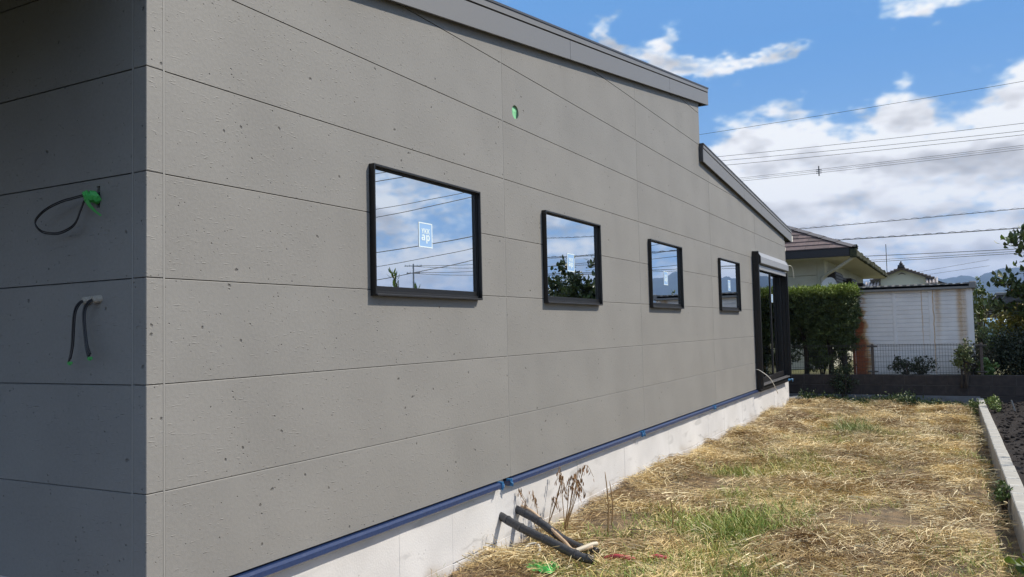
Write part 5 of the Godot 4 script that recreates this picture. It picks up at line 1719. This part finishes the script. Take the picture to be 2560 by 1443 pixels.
# ---------------- straw and grass over the yard
func straw_clump(seed_: int, n: int, reach: float, comb: float, big := 1.0) -> ArrayMesh:   # comb: how much the stems lie one way
	var st := flat()
	var r := RandomNumberGenerator.new(); r.seed = seed_
	for i in n:
		var a := r.randfn() * comb
		var l := r.randf_range(0.035, 0.17) * (1.8 if r.randf() < 0.12 else 1.0) * big
		var w := r.randf_range(0.0013, 0.0036) * big
		if r.randf() < 0.12: w *= 2.2
		var d := Vector3(cos(a), r.randfn() * 0.13, sin(a)).normalized()
		var s := d.cross(Vector3.UP).normalized().rotated(d, r.randfn() * 0.6) * w * 0.5
		var o := Vector3(r.randfn() * reach * 0.5, r.randf() * 0.04 + 0.002, r.randfn() * reach * 0.5)
		var bow := Vector3(0, r.randf_range(-0.05, 0.10) * l, 0) + Vector3(-d.z, 0, d.x) * r.randfn() * l * 0.06
		var p0 := o - d * l * 0.5; var p1 := o - d * l * 0.17 + bow * 0.8; var p2 := o + d * l * 0.17 + bow; var p3 := o + d * l * 0.5
		if r.randf() < 0.15:                # snapped stem
			p3 = p2 + (d + Vector3(r.randfn(), absf(r.randfn()) * 0.3, r.randfn()) * 0.9).normalized() * l * 0.35
		quad(st, p0 - s, p0 + s, p1 + s, p1 - s)
		quad(st, p1 - s, p1 + s, p2 + s, p2 - s)
		quad(st, p2 - s, p2 + s, p3 + s * 0.4, p3 - s * 0.4)
	st.generate_normals()
	return st.commit()

func grass_clump(seed_: int, n: int) -> ArrayMesh:
	var st := flat()
	var r := RandomNumberGenerator.new(); r.seed = seed_
	for i in n:
		var a := r.randf() * TAU
		var lean := r.randf_range(0.35, 1.7)
		var l := r.randf_range(0.05, 0.15)
		var d := Vector3(cos(a) * lean, 1.0, sin(a) * lean).normalized()
		var side := Vector3(-sin(a), 0, cos(a)).rotated(Vector3.UP, r.randfn() * 0.5) * r.randf_range(0.0016, 0.0042)
		var o := Vector3(r.randfn() * 0.045, 0, r.randfn() * 0.045)
		var m := o + d * l * 0.55; var e := o + d * l + Vector3(cos(a), -0.7, sin(a)) * l * 0.25 * lean
		quad(st, o - side, o + side, m + side * 0.9, m - side * 0.9)
		tri(st, m - side * 0.9, m + side * 0.9, e)
	st.generate_normals()
	return st.commit()

# green patches: x, z, half width, strength
const GREEN := [[1.25, -4.45, 0.52, 1.5], [0.80, -3.15, 0.40, 0.65], [1.15, -2.75, 0.5, 0.55], [1.75, -3.3, 0.5, 0.40], [0.62, -3.95, 0.25, 0.5], [0.75, -7.0, 0.40, 0.45], [1.35, -6.0, 0.45, 0.5], [1.10, -7.9, 0.55, 0.55], [1.75, -7.2, 0.4, 0.35], [1.62, -10.7, 0.55, 0.6], [2.1, -9.8, 0.55, 0.35], [2.35, -8.2, 0.5, 0.22], [0.9, -9.6, 0.35, 0.3], [2.4, -4.2, 0.35, 0.2]]
# thin spots where the dirt shows
const BARE := [[0.42, -6.0, 0.30, 0.9], [2.85, -4.4, 0.45, 0.9], [2.05, -4.9, 0.35, 0.6], [1.95, -2.9, 0.4, 0.5], [3.0, -6.4, 0.3, 0.5], [2.6, -12.6, 0.6, 0.4], [0.8, -13.2, 0.4, 0.4], [2.35, -3.1, 0.3, 0.5]]

func spots(list: Array, x: float, z: float) -> float:
	var s := 0.0
	for q in list:
		var u: float = (x - q[0]) / q[2]; var v: float = (z - q[1]) / (q[2] * 1.3)
		s += q[3] * exp(-(u * u + v * v))
	return s

func build_straw() -> void:
	var r := RandomNumberGenerator.new(); r.seed = 99
	var patch := FastNoiseLite.new(); patch.seed = 6; patch.frequency = 0.85; patch.fractal_octaves = 3
	var tone := FastNoiseLite.new(); tone.seed = 16; tone.frequency = 0.9; tone.fractal_octaves = 3
	var way := FastNoiseLite.new(); way.seed = 36; way.frequency = 0.45; way.fractal_octaves = 2
	for v in 3:
		var pl := []; var tn := []
		for i in [14000, 14500, 4200][v]:
			# more, finer clumps close to the viewer
			var z := 0.6 - 16.75 * pow(r.randf(), 0.85)
			var x := r.randf_range(-0.02, 3.34)
			var d: float = patch.get_noise_2d(x, z * 0.7) - spots(BARE, x, z) * [0.36, 0.12, 0.3][v] - spots(GREEN, x, z) * 0.12
			if r.randf() > 0.66 + d * 1.5: continue
			if x > 3.1 and r.randf() > 0.25: continue
			var s := r.randf_range(0.65, 1.25)
			var yaw := way.get_noise_2d(x, z) * 5.0 + r.randfn() * 0.5
			var b := Basis(Vector3.UP, yaw).scaled(Vector3(s, s * r.randf_range(0.7, 1.4) * (1.0 + 1.6 * maxf(d, 0.0)), s))
			if r.randf() < 0.07: b = Basis(Vector3.UP, yaw) * Basis(Vector3.BACK, r.randf_range(-0.9, 0.9))
			pl.append(Transform3D(b, Vector3(x, yard_height(x, z) + 0.003 + 0.07 * maxf(d, 0.0), z)))
			var t := clampf(0.46 + tone.get_noise_2d(x, z) * 1.3 + r.randfn() * 0.24, 0.0, 1.0)
			var c := Color(0.29, 0.180, 0.078).lerp(Color(0.77, 0.595, 0.285), t)
			if r.randf() < 0.16: c = Color(0.93, 0.80, 0.50)
			if r.randf() < 0.12: c = Color(0.11, 0.062, 0.028)
			if v == 2: c = c.lerp(Color(0.90, 0.78, 0.50), 0.45)
			tn.append(c)
		tag(scatter("straw", straw_clump(200 + v, [18, 18, 6][v], [0.20, 0.22, 0.26][v], [0.75, 1.6, 1.3][v], [1.0, 1.0, 1.45][v]), M.straw_tint, pl, tn), ["dry cut straw strewn thickly over the yard", "loose brown straw mixed through the yard", "pale straw stems lying across the yard"][v], "straw", "", "stuff")
	# green grass growing through in patches
	for v in 2:
		var pl2 := []; var tn2 := []
		for i in 26000:
			var x := r.randf_range(0.0, 3.3); var z := 0.4 - 16.3 * pow(r.randf(), 0.8)
			var want := tone.get_noise_2d(x + 9.0, z) * 0.30 - 0.02 + spots(GREEN, x, z) * 0.75
			if z < -15.0: want += 0.30 * smoothstep(-15.0, -15.9, z)
			if x > 3.0: want += 0.10
			if r.randf() > want: continue
			var s := r.randf_range(0.4, 1.0) * (1.0 + 0.4 * clampf(want, 0.0, 1.0))
			pl2.append(Transform3D(Basis(Vector3.UP, r.randf() * TAU).scaled(Vector3.ONE * s), Vector3(x, yard_height(x, z), z)))
			var olive := clampf(r.randf() + smoothstep(-5.0, -8.5, z) * 0.35 - want * 0.2, 0, 1)
			tn2.append(tint(r, Color(0.15, 0.25, 0.04), Color(0.32, 0.35, 0.08)) if olive < 0.62 else tint(r, Color(0.36, 0.32, 0.08), Color(0.55, 0.45, 0.15)))
		tag(scatter("green_grass", grass_clump(210 + v, 8), M.leaf_tint, pl2, tn2), ["green grass sprouting through the cut straw", "olive grass blades mixed into the straw patches"][v], "grass", "", "stuff")
	# dark weeds in the shade along the block wall
	var lm := leaf_mesh(0.06, 0.03)
	var pl3 := []; var tn3 := []
	for i in 12000:
		var x := r.randf_range(0.1, 3.3)
		var keep := 0.7 + 0.3 * sin(x * 3.1 + 0.6)
		if x > 2.3: keep *= 0.45
		if r.randf() > keep: continue
		var z := -15.55 - r.randf() * 0.72
		var hh := absf(r.randfn()) * 0.07 * (0.4 + keep) + 0.01
		pl3.append(Transform3D(any_basis(r, r.randf_range(0.5, 1.1), 0.7), Vector3(x, yard_height(x, z) + hh, z)))
		tn3.append(tint(r, Color(0.03, 0.055, 0.02), Color(0.10, 0.14, 0.035)))
	tag(scatter("wall_weeds", lm, M.leaf_tint, pl3, tn3), "dark weeds growing along the foot of the block wall", "weeds", "", "stuff")
